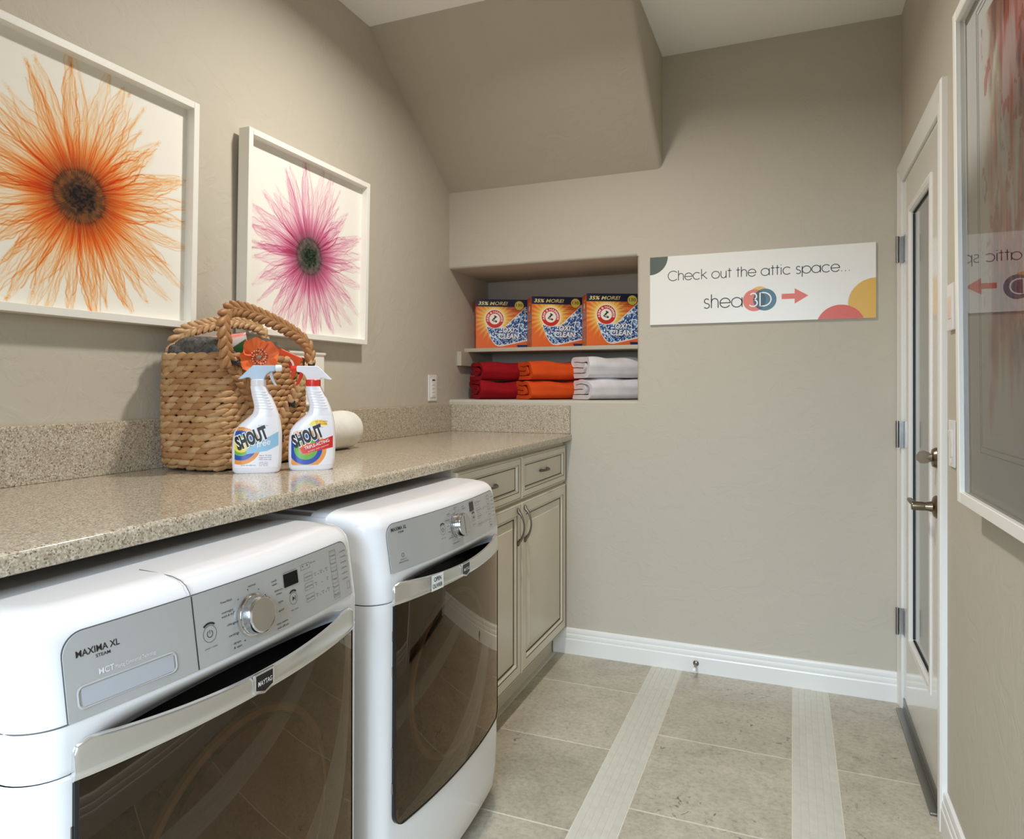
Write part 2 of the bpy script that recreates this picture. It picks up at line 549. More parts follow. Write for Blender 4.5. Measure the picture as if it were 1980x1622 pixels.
for bi, (x0, x1) in enumerate(BANDS):
    n = 6; wd = (x1 - x0) / n
    if bi == 0:
        tile_box('mosaic_band', x0, x1, YF, -.002, M_STICK); continue
    tile_box('mosaic_band', x0, x1, YF, -1.9, M_STICK)
    for c in range(n):
        y = -.002 - rs.random() * .02
        while y > -1.89:
            L = rs.choice([.1, .15, .2, .2, .3])
            yb = max(y - L, -1.899)
            if y - yb > .012: tile_box('mosaic_stick', x0 + c * wd + .0003, x0 + (c + 1) * wd - .0003, yb + .0004, y - .0004, M_STICK, bev=.0003)
            y = yb - .0002

wl = struct('wall_left', 'warm grey textured wall behind the countertop', 'wall')
MB().box(-.12, 0, YF - .1, ND + .12, 0, H).build('wall_surface', M_WALL, wl, smooth=False)
wb = struct('wall_back', 'warm grey textured wall with a recessed shelf niche', 'wall')
mb = MB()
R_ = .014
A = [(.12, H), *reversed(rounded((0, NZ1), (0, H), (ND, NZ1), R_)), (0, H)]
A = [(ND, H), (0, H), *rounded((0, NZ1), (0, H), (ND, NZ1), R_), (ND, NZ1)]
mb.prism(A, 0, NX, lambda a, b, d: (d, a, b))
B = [(0, 0), (ND, 0), (ND, NZ0), *rounded((0, NZ0), (ND, NZ0), (0, 0), R_)]
mb.prism(B, 0, NX, lambda a, b, d: (d, a, b))
Cc = [(W + .1, 0), (W + .1, ND), (NX, ND), *rounded((NX, 0), (NX, ND), (W, 0), R_)]
mb.prism(Cc, NZ0, NZ1, lambda a, b, d: (a, b, d))
Cs = [(W + .1, 0), (W + .1, ND), (NX, ND), (NX, 0)]
mb.prism(Cs, 0, NZ0, lambda a, b, d: (a, b, d)); mb.prism(Cs, NZ1, H, lambda a, b, d: (a, b, d))
mb.box(-.05, W + .1, ND, ND + .1, 0, H)
mb.build('wall_surface', M_WALL, wb, sharp=25)
wr = struct('wall_right', 'warm grey textured wall with the glazed door', 'wall')
mb = MB()
mb.box(W, W + .12, YF - .1, OY0, 0, H); mb.box(W, W + .12, OY1, 0, 0, H); mb.box(W, W + .12, OY0, OY1, OZ, H)
mb.build('wall_surface', M_WALL, wr, smooth=False)
wf = struct('wall_front', 'warm grey wall with an added window opening behind the camera', 'wall')
mb = MB(); a0, a1, b0, b1 = .86, 1.94, .7, 2.2
mb.box(-.1, a0, YF - .12, YF, 0, H); mb.box(a1, W + .1, YF - .12, YF, 0, H); mb.box(a0, a1, YF - .12, YF, 0, b0); mb.box(a0, a1, YF - .12, YF, b1, H)
mb.build('wall_surface', M_WALL, wf, smooth=False)
wn = struct('added_window_1', 'added unseen white framed window behind the camera, housing the cool fill light', 'window', ((a0 + a1) / 2, YF, b0))  # unseen window, added as a source for the cool fill
mb = MB(); t = .045
mb.box(a0, a0 + t, YF - .05, YF + .01, b0, b1, .004); mb.box(a1 - t, a1, YF - .05, YF + .01, b0, b1, .004)
mb.box(a0, a1, YF - .05, YF + .01, b0, b0 + t, .004); mb.box(a0, a1, YF - .05, YF + .01, b1 - t, b1, .004)
mb.box((a0 + a1) / 2 - .02, (a0 + a1) / 2 + .02, YF - .04, YF, b0, b1, .004)
mb.build('added_window_frame', M_TRIM, wn)
MB().box(a0, a1, YF - .028, YF - .022, b0, b1).build('pane', M_CLEAR, wn, smooth=False)
ce = struct('ceiling', 'flat white ceiling', 'ceiling')
MB().box(-.12, W + .12, YF - .12, ND + .12, H, H + .1).build('ceiling_surface', M_CEIL, ce, smooth=False)
# sloped soffit (underside of the stair) in the corner
so = struct('wall_soffit', 'sloped grey soffit box hanging below the ceiling', 'soffit', (0, 0, H))
bm = bmesh.new()
SX, SY, SZ = 1.073, -.7155, 2.2374
pv = [bm.verts.new(p) for p in ((-.01, SY, H + .01), (-.01, .01, SZ), (-.01, .01, H + .01), (SX, SY, H + .01), (SX, .01, SZ), (SX, .01, H + .01))]
# keep the slope through (SY,H) and (0,SZ)
sl = (H - SZ) / SY
for v in pv:
    if v.co.y < -.1: v.co.y = SY - .01 / -sl * -1 * 0 - .0142
    elif abs(v.co.z - SZ) < 1e-6: v.co.z = SZ - .007
for f in ((0, 1, 2), (5, 4, 3), (0, 3, 4, 1), (1, 4, 5, 2), (2, 5, 3, 0)): bm.faces.new([pv[i] for i in f])
e = [e for e in bm.edges if {e.verts[0], e.verts[1]} == {pv[3], pv[4]}]
bmesh.ops.bevel(bm, geom=e, offset=.022, segments=5, profile=.5, affect='EDGES')
bm.verts.index_update()
MB().add([v.co[:] for v in bm.verts], [[v.index for v in f.verts] for f in bm.faces]).build('soffit_surface', M_WALL, so, sharp=30)
bm.free()

# baseboards
BP = [(0, 0), (.016, 0), (.016, .066), (.0145, .070), (.0125, .0715), (.0135, .076), (.0135, .084), (.012, .090), (.0095, .0935), (.0105, .097), (.0105, .107), (.008, .115), (.003, .1185), (0, .1185)]
def baseboard(name, label, p0, p1, nrm):
    o = struct(name, label, 'baseboard', (p0[0], p0[1], 0))
    mb = MB(); n = len(BP); vs_ = []
    for p in (p0, p1):
        for d, z in BP: vs_.append((p[0] + nrm[0] * d, p[1] + nrm[1] * d, z))
    fs = [(i, (i + 1) % n, n + (i + 1) % n, n + i) for i in range(n)] + [tuple(range(n)), tuple(range(2 * n - 1, n - 1, -1))]
    mb.add(vs_, fs); mb.build('board', M_TRIM, o, sharp=20)
    return o
baseboard('baseboard_back', 'white stepped baseboard along the niche wall', (.56, 0), (W, 0), (0, -1))
baseboard('baseboard_right', 'white stepped baseboard beside the door casing', (W, -.881), (W, YF), (-1, 0))

# ------------------------------------------------------------------ door in the right wall
dr = struct('door_1', 'white door with frosted glass, brass-toned nickel lever and three hinges', 'door', (W, (OY0 + OY1) / 2, 0))
mb = MB(); cw = .075
def casing_prof(t):       # (offset across the width 0..1) -> thickness
    return t
CP = [(0, .0), (0, .010), (.1, .013), (.25, .0135), (.32, .011), (.62, .015), (.72, .018), (.92, .018), (1, .013), (1, 0)]
def casing(mb, p0, p1, out, m0=0.0, m1=0.0):
    """strip along p0->p1 in (y, z), out = direction from opening edge outwards, mitred ends"""
    vs_ = []; n = len(CP)
    d = Vector((p1[0] - p0[0], p1[1] - p0[1])).normalized()
    for p, m in ((p0, -m0), (p1, m1)):
        for t, th in CP:
            q = Vector(p) + Vector(out) * (t * cw) + d * (t * cw * m)
            vs_.append((W - th, q.x, q.y))
    fs = [(i, (i + 1) % n, n + (i + 1) % n, n + i) for i in range(n)] + [tuple(range(n)), tuple(range(2 * n - 1, n - 1, -1))]
    mb.add(vs_, fs)
casing(mb, (OY1, 0), (OY1, OZ), (1, 0), 0, 1); casing(mb, (OY0, 0), (OY0, OZ), (-1, 0), 0, 1); casing(mb, (OY0, OZ), (OY1, OZ), (0, 1), 1, 1)
mb.build('casing', M_TRIM, dr, sharp=20)
mb = MB()
mb.box(W + .002, W + .1, OY1 - .003, OY1 + .012, 0, OZ); mb.box(W + .002, W + .1, OY0 - .012, OY0 + .003, 0, OZ); mb.box(W + .002, W + .1, OY0, OY1, OZ - .003, OZ + .012)
mb.build('jamb', M_TRIM, dr, smooth=False)
# slab with an opening for the lite
DX, GY0, GY1, GZ0, GZ1 = W - .002, -.645, -.205, .30, 1.92
mb = MB()
ya, yb, za, zb = OY0 + .005, OY1 - .005, .018, OZ - .006
mb.box(DX, DX + .04, ya, GY0, za, zb, .001, 1); mb.box(DX, DX + .04, GY1, yb, za, zb, .001, 1)
mb.box(DX + .0001, DX + .0399, GY0 - .01, GY1 + .01, za, GZ0); mb.box(DX + .0001, DX + .0399, GY0 - .01, GY1 + .01, GZ1, zb)
mb.build('slab', M_DOOR, dr, smooth=False)
# lite frame moulding (mitred ring) on the room side
mb = MB()
prof = [(-.006, .0), (-.006, .0035), (-.001, .0050), (.010, .0050), (.016, .003), (.022, -.004), (.022, -.013)]
ring = []
for off, th in prof:
    ring.append([(DX - th, GY0 + off, GZ0 + off), (DX - th, GY1 - off, GZ0 + off), (DX - th, GY1 - off, GZ1 - off), (DX - th, GY0 + off, GZ1 - off)])
vs_ = [p for r in ring for p in r]; fs = []
for i in range(len(prof) - 1):
    for j in range(4): fs.append((i * 4 + j, i * 4 + (j + 1) % 4, (i + 1) * 4 + (j + 1) % 4, (i + 1) * 4 + j))
mb.add(vs_, fs); mb.build('lite_frame', M_TRIM, dr, sharp=25)
M_FROST = mat('frosted_glass', (128, 136, 137), .08, spec=.6, coat=.5)
MB().box(DX + .014, DX + .02, GY0, GY1, GZ0, GZ1).build('glass_panel', M_FROST, dr, smooth=False)
mb = MB()
for y_ in (GY0 + .023, GY1 - .023): mb.box(DX + .0095, DX + .0138, y_ - .003, y_ + .003, GZ0 + .028, GZ1 - .028)
for z_ in (GZ0 + .023, GZ1 - .023): mb.box(DX + .0095, DX + .0138, GY0 + .028, GY1 - .028, z_ - .003, z_ + .003)
mb.build('dark_gap_strip', M_BLACKM, dr, smooth=False)  # black strips painted in for the dark gap and reflection at the glass edge
for hz in (1.79, 1.072, .345):
    mb = MB(); hx, hy = W - .0245, -.079
    mb.lathe([(.0055, -.052), (.0065, -.0505), (.0065, .0505), (.0055, .052)], 14, Matrix.Translation((hx, hy, hz)))
    for k in (-.036, .036): mb.lathe([(.0072, -.001), (.0072, .001)], 14, Matrix.Translation((hx, hy, hz + k)))
    mb.box(hx, W + .0, hy - .002, hy + .002, hz - .05, hz + .05)
    mb.box(DX - .0022, DX, hy - .036, hy - .002, hz - .05, hz + .05)
    mb.build('hinge', M_STEEL, dr)
# lever set and deadbolt
def axis_M(loc, d, upv=(0, 0, 1)):
    d = Vector(d).normalized(); return Matrix.Translation(loc) @ d.to_track_quat('Z', 'Y').to_matrix().to_4x4()
LY, LZ = -.740, .896
mb = MB()
mb.lathe([(.034, 0), (.034, .003), (.029, .009), (.016, .013), (.0125, .03), (.012, .044)], 28, axis_M((DX, LY, LZ), (-1, 0, 0)))
mb.lathe([(.0115, .03), (.0135, .034), (.0135, .064), (.0115, .067)], 20, axis_M((DX, LY, LZ), (-1, 0, 0)))
arm = [(DX - .055, LY - .004, LZ + .002), (DX - .058, LY + .02, LZ + .004), (DX - .06, LY + .06, LZ + .006), (DX - .058, LY + .1, LZ + .005), (DX - .053, LY + .118, LZ + .004)]
mb.tube(arm, [.011, .0105, .0095, .0085, .005], 12, flat=.62, up=(0, 0, 1))
mb.build('lever_handle', M_NICKEL, dr)
mb = MB()
mb.lathe([(.031, 0), (.031, .004), (.026, .012), (.012, .014), (.008, .026), (.007, .03)], 28, axis_M((DX, LY, 1.043), (-1, 0, 0)))
tp = [(DX - .014, .010), (DX - .022, .017), (DX - .034, .021), (DX - .046, .017), (DX - .053, .006), (DX - .053, -.008), (DX - .045, -.017), (DX - .030, -.017), (DX - .014, -.010)]
mb.prism(tp[::-1], -.0075, .0075, lambda a, b, d: (a, LY + d, 1.043 + b))
mb.build('deadbolt', M_NICKEL, dr)
mb = MB()
mb.box(W - .03, W + .05, OY0 + .003, OY1 - .003, 0.0, .009, .003); mb.box(W - .006, W + .01, OY0 + .003, OY1 - .003, .009, .016, .002)
mb.build('threshold', M_STEEL, dr)
mb = MB().box(DX - .003, DX, ya + .002, yb - .002, .019, .05, .001)
mb.build('door_sweep', M_STEEL, dr)

# ------------------------------------------------------------------ recessed downlights
for k, (lx, ly, pw) in enumerate(DOWNLIGHTS):
    t = thing('recessed_downlight', ['round recessed ceiling light over the appliances', 'round recessed ceiling light behind the camera'][k], 'ceiling light', (lx, ly, H), group='recessed ceiling lights')
    mb = MB().lathe([(.075, 0), (.098, -.0005), (.1, -.003), (.094, -.006), (.078, -.008), (.075, -.004)], 40, Matrix.Translation((lx, ly, H)))
    mb.build('trim_ring', M_TRIM, t)
    mb = MB().lathe([(.0, -.0025), (.076, -.0025)], 40, Matrix.Translation((lx, ly, H)))
    mb.build('lens', mat('lit_lens', (255, 240, 215), .5, emit=((255, 226, 180), 6.0)), t)
    ld = bpy.data.lights.new('downlight', 'AREA'); ld.shape = 'DISK'; ld.size = .14; ld.spread = math.radians(160); ld.energy = pw; ld.color = DOWN_COLOR
    lo = bpy.data.objects.new('downlight_glow', ld); lo.location = (0, 0, -.012); COL.objects.link(lo); lo.parent = t

# ------------------------------------------------------------------ countertop and splash
CT, CB, CXF, CYF = 1.035, 1.003, .648, -3.05
ct = thing('countertop', 'long speckled beige quartz countertop over the appliances and cabinet', 'countertop', (0, -1.5, CB))
mb = MB()
prof = [(.0005, CB), (CXF - .003, CB), (CXF, CB + .003), (CXF, CT - .009), (CXF - .003, CT - .003), (CXF - .009, CT), (.0005, CT)]
mb.prism(prof, CYF, -.0005, lambda a, b, d: (a, d, b))
mb.build('slab', M_QUARTZ, ct, sharp=50)
bs = thing('backsplash', 'long speckled quartz backsplash strip along the left wall behind the basket', 'backsplash', (.01, -1.5, CT))
MB().box(.0005, .02, CYF, -.0005, CT, 1.168, .0015, 1).build('strip', M_QUARTZ, bs)
MB().box(.0005, .004, CYF, -.001, 1.1675, 1.172).build('caulk_line', mat('caulk', (190, 180, 158), .5), bs, smooth=False)
bs = thing('backsplash', 'short speckled quartz backsplash strip on the back wall below the niche', 'backsplash', (.33, -.01, CT))
MB().box(.0202, .643, -.02, -.0005, CT, 1.168, .0015, 1).build('strip', M_QUARTZ, bs)
# gable panel that carries the counter's far end
ep = thing('support_panel', 'cream end panel holding up the counter beside the washer', 'panel', (.3, -2.80, 0))
mb = MB().box(.02, .60, -2.82, -2.79, 0, CB, .002); mb.build('board', M_CAB, ep)

# ------------------------------------------------------------------ base cabinet
CF = .612                                                  # carcass front
cb = thing('base_cabinet', 'glazed cream base cabinet with two drawers above two raised-panel doors', 'cabinet', (.3, -.6, 0))
mb = MB()
mb.box(.02, CF, -1.175, -.022, .115, CB - .0005, .001, 1)
mb.build('carcass', M_CAB, cb)
MB().box(.02, .555, -1.17, -.02, 0, .1155).build('toe_kick', M_CAB, cb, smooth=False)
def panel_front(name, y0, y1, z0, z1, raised, parent):
    """profiled front facing +x; rings of (inset, height, material)"""
    mb = MB()
    if raised:
        R = [(0, 0, 0), (.0, .012, 0), (.003, .0165, 0), (.007, .018, 0), (.0085, .0172, 1), (.010, .018, 0), (.044, .018, 0), (.0452, .0155, 1), (.0475, .0165, 0), (.052, .0150, 0), (.0565, .0085, 0), (.0585, .0062, 1), (.062, .0062, 1), (.064, .0075, 0), (.088, .0135, 0), (.0895, .0150, 0), (.0905, .0152, 0)]
    else:
        R = [(0, 0, 0), (.0, .012, 0), (.003, .0165, 0), (.007, .018, 0), (.0085, .0172, 1), (.010, .018, 0), (.030, .018, 0), (.0312, .0155, 1), (.0335, .0165, 0), (.036, .0145, 0), (.0395, .0075, 0), (.0415, .006, 1), (.0435, .0062, 1), (.045, .0065, 0)]
    vs_ = []; fs = []; mi = []
    for k, (i, h, m) in enumerate(R):
        vs_ += [(CF + h, y0 + i, z0 + i), (CF + h, y1 - i, z0 + i), (CF + h, y1 - i, z1 - i), (CF + h, y0 + i, z1 - i)]
        if k:
            for j in range(4):
                fs.append(((k - 1) * 4 + j, (k - 1) * 4 + (j + 1) % 4, k * 4 + (j + 1) % 4, k * 4 + j)); mi.append(m)
    k = len(R) - 1
    fs.append((k * 4, k * 4 + 1, k * 4 + 2, k * 4 + 3)); mi.append(0); fs.append((3, 2, 1, 0)); mi.append(0)
    mb.v = vs_; mb.f = fs; mb.mi = mi
    return mb.build(name, [M_CAB, M_GLAZE], parent, sharp=12, wn=False)
def pull(parent, p0, p1, out):
    """bow pull with flared feet; p0, p1 feet, out = reach"""
    mb = MB(); a, b = Vector(p0), Vector(p1); n = 14
    pts, rad = [], []
    for i in range(n + 1):
        t = i / n
        pts.append(a.lerp(b, .07 + .86 * t) + Vector((out * math.sin(PI * t) ** .7 * .95 + .004, 0, 0))); rad.append(.0036 + .003 * abs(2 * t - 1) ** 2.5)
    mb.tube(pts, rad, 8)
    for p, s_ in ((a, 1), (b, -1)):
        d = (b - a).normalized() * s_
        mb.tube([p - d * .004 + Vector((.002, 0, 0)), p + d * .004 + Vector((.004, 0, 0)), p + d * .014 + Vector((.007, 0, 0)), p + d * .022 + Vector((.010, 0, 0))], [.003, .0062, .0056, .0045], 8)
    return mb.build('handle', M_PEWTER, parent)
ym = -.607
for y0, y1, hy in ((-1.170, ym - .0025, ym - .046), (ym + .0025, -.034, ym + .030)):
    d = panel_front('drawer', y0, y1, .815, .983, False, cb)
    yc = (y0 + y1) / 2
    pull(d, (CF + .007, yc - .05, .9), (CF + .007, yc + .05, .9), .022)
    d = panel_front('door', y0, y1, .128, .803, True, cb)
    pull(d, (CF + .018, hy, .785), (CF + .018, hy, .645), .026)

# ------------------------------------------------------------------ niche shelf with its cleats
sh = thing('niche_shelf', 'thin painted shelf board inside the wall niche', 'shelf', (.48, .33, 1.44))
M_SHELF = mat('shelf_paint', (186, 178, 158), .45)
MB().box(.0, NX, .17, ND, 1.44, 1.46, .003).build('shelf_board', M_SHELF, sh)
MB().box(.0, .026, .085, ND, 1.366, 1.4399, .002).build('cleat', M_SHELF, sh)

# ------------------------------------------------------------------ wall sign
SGX0, SGX1, SGZ0, SGZ1 = 1.019, 1.927, 1.5345, 1.839
sg = thing('wall_sign', 'white sign pointing right to the attic space, on the wall beside the niche', 'sign', (1.473, -.012, SGZ0))
MB().box(SGX0, SGX1, -.011, -.001, SGZ0, SGZ1, .0008, 1).build('board', mat('sign_white', (236, 235, 230), .3), sg)
SW, SHH = SGX1 - SGX0, SGZ1 - SGZ0
def on_sign(layer): return lambda a, b: (SGX0 + a, -.0112 - layer * .00012, SGZ0 + b)
def sign_poly(name, poly, rgb, layer):
    p = clip_rect(poly, .0003, SW - .0003, .0003, SHH - .0003)
    f = on_sign(layer)
    mb = MB().add([f(a, b) for a, b in p], [tuple(range(len(p)))])
    return mb.build(name, mat('sign_%d_%d_%d' % rgb, rgb, .35), sg, smooth=False)
sign_poly('printed_circle', disc(0, SHH, .080, 64), (86, 96, 88), 1)
sign_poly('printed_circle', disc(SW * 1.0, .060, .102, 64), (222, 176, 78), 1)
sign_poly('printed_circle', disc(SW * .857, -.034, .092, 64), (214, 96, 78), 2)
sign_poly('printed_circle', disc(SW * .5125, .1065, .043, 48), (226, 184, 96), 1)
sign_poly('printed_circle', disc(SW * .490, .0915, .0465, 48), (222, 118, 100), 2)
sign_poly('printed_circle', disc(SW * .5365, .0925, .0465, 48), (72, 114, 134), 3)
# overlap lens of the two circles
c1, c2, rr_ = SW * .490, SW * .5365, .0465; dd = (c2 - c1) / 2; th = math.acos(dd / rr_)
lens = disc((c1), .0915, rr_, 20, -th, th) + disc(c2, .0925, rr_, 20, PI - th, PI + th)
sign_poly('printed_circle', lens, (52, 82, 98), 4)
ar = [(.610, .113), (.610, .091), (.666, .091), (.666, .070), (.724, .102), (.666, .134), (.666, .113)]
sign_poly('printed_arrow', [(a * SW, b) for a, b in ar], (222, 112, 94), 1)
# thin geometric stroke letters (x-height 1, unit width per letter)
def arc(cx, cy, rx, ry, a0, a1, n=18): return [(cx + rx * math.cos(math.radians(a0 + (a1 - a0) * i / n)), cy + ry * math.sin(math.radians(a0 + (a1 - a0) * i / n))) for i in range(n + 1)]
GL = {
 'C': (1.30, [arc(.70, .70, .66, .70, 42, 318, 26)]),
 'h': (.88, [[(.1, 0), (.1, 1.45)], [(.1, .55)] + arc(.42, .62, .32, .38, 170, 0, 14) + [(.74, 0)]]),
 'e': (1.08, [[(.04, .5), (1.0, .5)] + arc(.52, .5, .48, .5, 2, 330, 26)]),
 'c': (1.02, [arc(.52, .5, .48, .5, 42, 318, 24)]),
 'k': (.86, [[(.1, 0), (.1, 1.45)], [(.72, 1.0), (.12, .48)], [(.26, .58), (.80, 0)]]),
 'o': (1.10, [arc(.53, .5, .49, .5, 0, 360, 28)]),
 'u': (.90, [[(.1, 1.0), (.1, .38)] + arc(.42, .38, .32, .38, 180, 360, 14) + [(.74, 1.0)], [(.74, .4), (.74, 0)]]),
 't': (.56, [[(.26, 1.36), (.26, 0)], [(.04, 1.0), (.50, 1.0)]]),
 'a': (1.16, [arc(.53, .5, .49, .5, 0, 360, 28), [(1.02, 1.0), (1.02, 0)]]),
 'i': (.32, [[(.14, 0), (.14, 1.0)], [(.14, 1.27), (.14, 1.37)]]),
 's': (.66, [arc(.31, .76, .22, .24, 30, 250, 12) + arc(.31, .25, .26, .25, 70, -150, 14)]),
 'p': (1.16, [arc(.60, .5, .49, .5, 0, 360, 28), [(.10, 1.0), (.10, -.45)]]),
 '.': (.42, [[(.14, 0), (.14, .10)]]),
 ' ': (.50, []),
 '3': (.86, [arc(.38, 1.06, .28, .34, 150, -90, 16) + arc(.36, .36, .36, .36, 80, -150, 18)]),
 'D': (1.16, [[(.1, 0), (.1, 1.42), (.35, 1.42)] + arc(.38, .71, .66, .71, 90, -90, 20) + [(.1, 0)]]),
}
def strokes(text, x, y, xh, width, th, fn, m):
    tot = sum(GL[c][0] for c in text); k = width / tot
    cx = x
    for ch in text:
        mb = MB()
        for pl in GL[ch][1]:
            pts = [Vector((cx + a * k, y + b * xh)) for a, b in pl]
            closed = (pts[0] - pts[-1]).length < 1e-5
            L, R2 = [], []; n = len(pts)
            for i in range(n):
                a = pts[i - 1] if i > 0 else (pts[-2] if closed else pts[i]); b = pts[i + 1] if i < n - 1 else (pts[1] if closed else pts[i])
                d = (b - a).normalized(); nn = Vector((-d.y, d.x)) * th / 2
                L.append(pts[i] + nn); R2.append(pts[i] - nn)
            mb.add([fn(p.x, p.y) for p in L] + [fn(p.x, p.y) for p in R2], [(i, i + 1, n + i + 1, n + i) for i in range(n - 1)])
        if mb.v: mb.build('letter', m, sg, smooth=False)
        cx += GL[ch][0] * k
M_SIGNINK = mat('sign_ink', (62, 64, 66), .4)
strokes('Check out the attic space...', SW * .088, .1945, .0305, SW * .815, .0035, on_sign(1), M_SIGNINK)
strokes('shea', SW * .258, .0655, .0410, SW * .184, .0044, on_sign(1), M_SIGNINK)
strokes('3D', SW * .466, .0655, .0400, SW * .104, .0054, on_sign(6), M_WHITEINK)

# ------------------------------------------------------------------ framed flower prints on the left wall
def flower_raster(N, cx, cy, absorb, dark, seed, paper):
    r = np.random.default_rng(seed)
    D = np.zeros((N, N)); E = np.zeros((N, N))
    def splat(x, y, wgt, T):
        ix = x * (N - 1); iy = y * (N - 1)
        i0 = np.floor(ix).astype(int); j0 = np.floor(iy).astype(int); fx = ix - i0; fy = iy - j0
        for di, dj, ww in ((0, 0, (1 - fx) * (1 - fy)), (1, 0, fx * (1 - fy)), (0, 1, (1 - fx) * fy), (1, 1, fx * fy)):
            ii, jj = i0 + di, j0 + dj
            ok = (ii >= 0) & (jj >= 0) & (ii < N) & (jj < N)
            np.add.at(T, (jj[ok], ii[ok]), (wgt * ww)[ok])
    npet = 50
    t = np.linspace(0, 1, 460)
    sc = N / 420
    for k in range(npet):
        th = 2 * PI * (k + r.uniform(-.35, .35)) / npet
        L = r.uniform(.40, .60); wd = r.uniform(.020, .048); bend = r.uniform(-.8, .8); tip = r.uniform(.78, .92); tone = r.uniform(.5, 1.25)
        fold = r.uniform(.55, .95)
        # translucent petal fill
        for q in range(34):
            s = r.uniform(-1, 1)
            lat = s * wd * np.sin(PI * np.clip(t * tip + .10, 0, 1)) ** .75 + bend * (t ** 2) * .06
            rad = .10 + (L * r.uniform(.92, 1.0) - .10) * t
            x = cx + rad * np.cos(th) - lat * np.sin(th); y = cy + rad * np.sin(th) + lat * np.cos(th)
            splat(x + r.normal(0, .0016, t.size), y + r.normal(0, .0016, t.size), np.full(t.size, .024 * tone * sc), D)
        # veins and edges
        for q in range(12):
            s = (q - 5.5) / 5.5 + r.uniform(-.15, .15); ph, fq = r.uniform(0, 6), r.uniform(4, 16)
            end = r.uniform(.6, 1.0); rad = .10 + (L - .10) * t * end
            lat = s * wd * np.sin(PI * np.clip(t * end * tip + .10, 0, 1)) ** .75 * (1 - .5 * sstep(fold, 1.0, t) * r.uniform(0, 1)) + (.006 * np.sin(t * fq + ph) + .003 * np.sin(t * fq * 2.7 + ph * 2)) * t + bend * (t * end) ** 2 * .06
            x = cx + rad * np.cos(th) - lat * np.sin(th); y = cy + rad * np.sin(th) + lat * np.cos(th)
            amp = (.13 + .24 * (abs(s) > .75) + .16 * r.random()) * tone * (.55 + .45 * np.sin(t * r.uniform(3, 9) + ph) ** 2) * (1.1 - .4 * t)
            splat(x, y, amp * sc, D)
        # crumpled dark tip
        if r.random() < .6:
            m = 90; x0 = cx + L * math.cos(th) - bend * .06 * math.sin(th); y0 = cy + L * math.sin(th) + bend * .06 * math.cos(th)
            a = r.normal(0, .010, m); b = r.normal(0, .0045, m)
            splat(x0 + a * math.cos(th) - b * math.sin(th), y0 + a * math.sin(th) + b * math.cos(th), np.full(m, .30 * tone * sc), D)
    # light smoothing keeps it photographic
    Dp = np.pad(D, 1, mode='edge')
    D = .52 * D + .12 * (Dp[:-2, 1:-1] + Dp[2:, 1:-1] + Dp[1:-1, :-2] + Dp[1:-1, 2:])
    Y, X = np.mgrid[0:N, 0:N] / (N - 1)
    dx, dy = X - cx, Y - cy; R = np.hypot(dx, dy); A_ = np.arctan2(dy, dx)
    rays = sum(r.uniform(.3, 1) * np.sin(A_ * f + r.uniform(0, 6)) for f in (5, 8, 11, 17, 23, 31, 47, 61)) / 5
    Rm = .218 + .030 * rays
    fine = .5 + .5 * np.sin(A_ * 120 + 7 * np.sin(A_ * 9) + R * 30)
    nz = vnoise(N, N, 70, 70, seed + 1); nz2 = vnoise(N, N, 46, 46, seed + 2); nz3 = vnoise(N, N, 12, 12, seed + 3)
    base = sstep(1.2, .62, R / Rm) * (1.0 + .6 * sstep(.2, .06, R)) * (.74 + .36 * fine * sstep(.04, .14, R)) * (.8 + .4 * nz3)
    halo = .10 * sstep(.42, .16, R)
    D = D * (.35 + .65 * sstep(.10, .2, R)) + base + halo
    Rw = R * (1 + .08 * (nz3 - .5))
    E += .75 * np.exp(-((Rw - .098) / .012) ** 2) * (.25 + 1.0 * nz) * (.5 + .5 * np.sin(A_ * 22 + 4 * nz2) ** 2)
    E += .42 * np.exp(-((Rw - .072) / .012) ** 2) * (.4 + .9 * nz)
    nz4 = vnoise(N, N, 130, 130, seed + 4)
    E += 2.2 * sstep(.080, .030, np.hypot(dx - .006, dy + .004)) * (.25 + .5 * nz2 + .9 * sstep(.35, .7, nz4))
    E += 1.1 * sstep(.135, .060, Rw) * (.35 + .8 * nz)
    E += .62 * sstep(.185, .10, R) * (.35 + .65 * (.5 + .5 * np.sin(A_ * 66 + 6 * nz2)))
    C = np.array(lin(paper))[None, None, :] * np.exp(-D[..., None] * np.array(absorb) - E[..., None] * np.array(dark))
    return C
def flower_frame(y0, y1, z0, z1, label, absorb, dark, seed, N, ctr):
    fw, fd = .019, .042
    t = thing('framed_print', label, 'picture', (.003, (y0 + y1) / 2, z0), group='framed flower prints on the left wall')
    lean_ = .014
    def P3(x, y, z): return (x + (z - z0) / (z1 - z0) * lean_ + .003, y, z)
    mb = MB()
    for (a, b, c, d) in ((y0, y0 + fw, z0, z1), (y1 - fw, y1, z0, z1), (y0 + fw, y1 - fw, z0, z0 + fw), (y0 + fw, y1 - fw, z1 - fw, z1)):
        k = len(mb.v); mb.box(0, fd, a, b, c, d, .0008, 1)
        mb.v[k:] = [P3(*p) for p in mb.v[k:]]
    mb.build('frame', M_FRAME, t)
    C = flower_raster(N, ctr[0], ctr[1], absorb, dark, seed, (238, 235, 226))
    ys = np.linspace(y0 + fw * .8, y1 - fw * .8, N); zs = np.linspace(z0 + fw * .8, z1 - fw * .8, N)
    pts = [P3(.014, y, z) for z in zs for y in ys]
    grid_print('print', C, pts, N, N, attr_mat('art_print', .7, .2), t)
    k = MB(); k.box(.001, .012, y0 + .004, y1 - .004, z0 + .004, z1 - .004); k.v = [P3(*p) for p in k.v]; k.build('backing', M_FRAME, t, smooth=False)
    return t
flower_frame(-2.318, -1.655, 1.420, 2.056, 'white shadow-box frame with an orange see-through flower print', (.11, 1.0, 2.1), (1.25, 1.1, .8), 5, 460, (.50, .46))
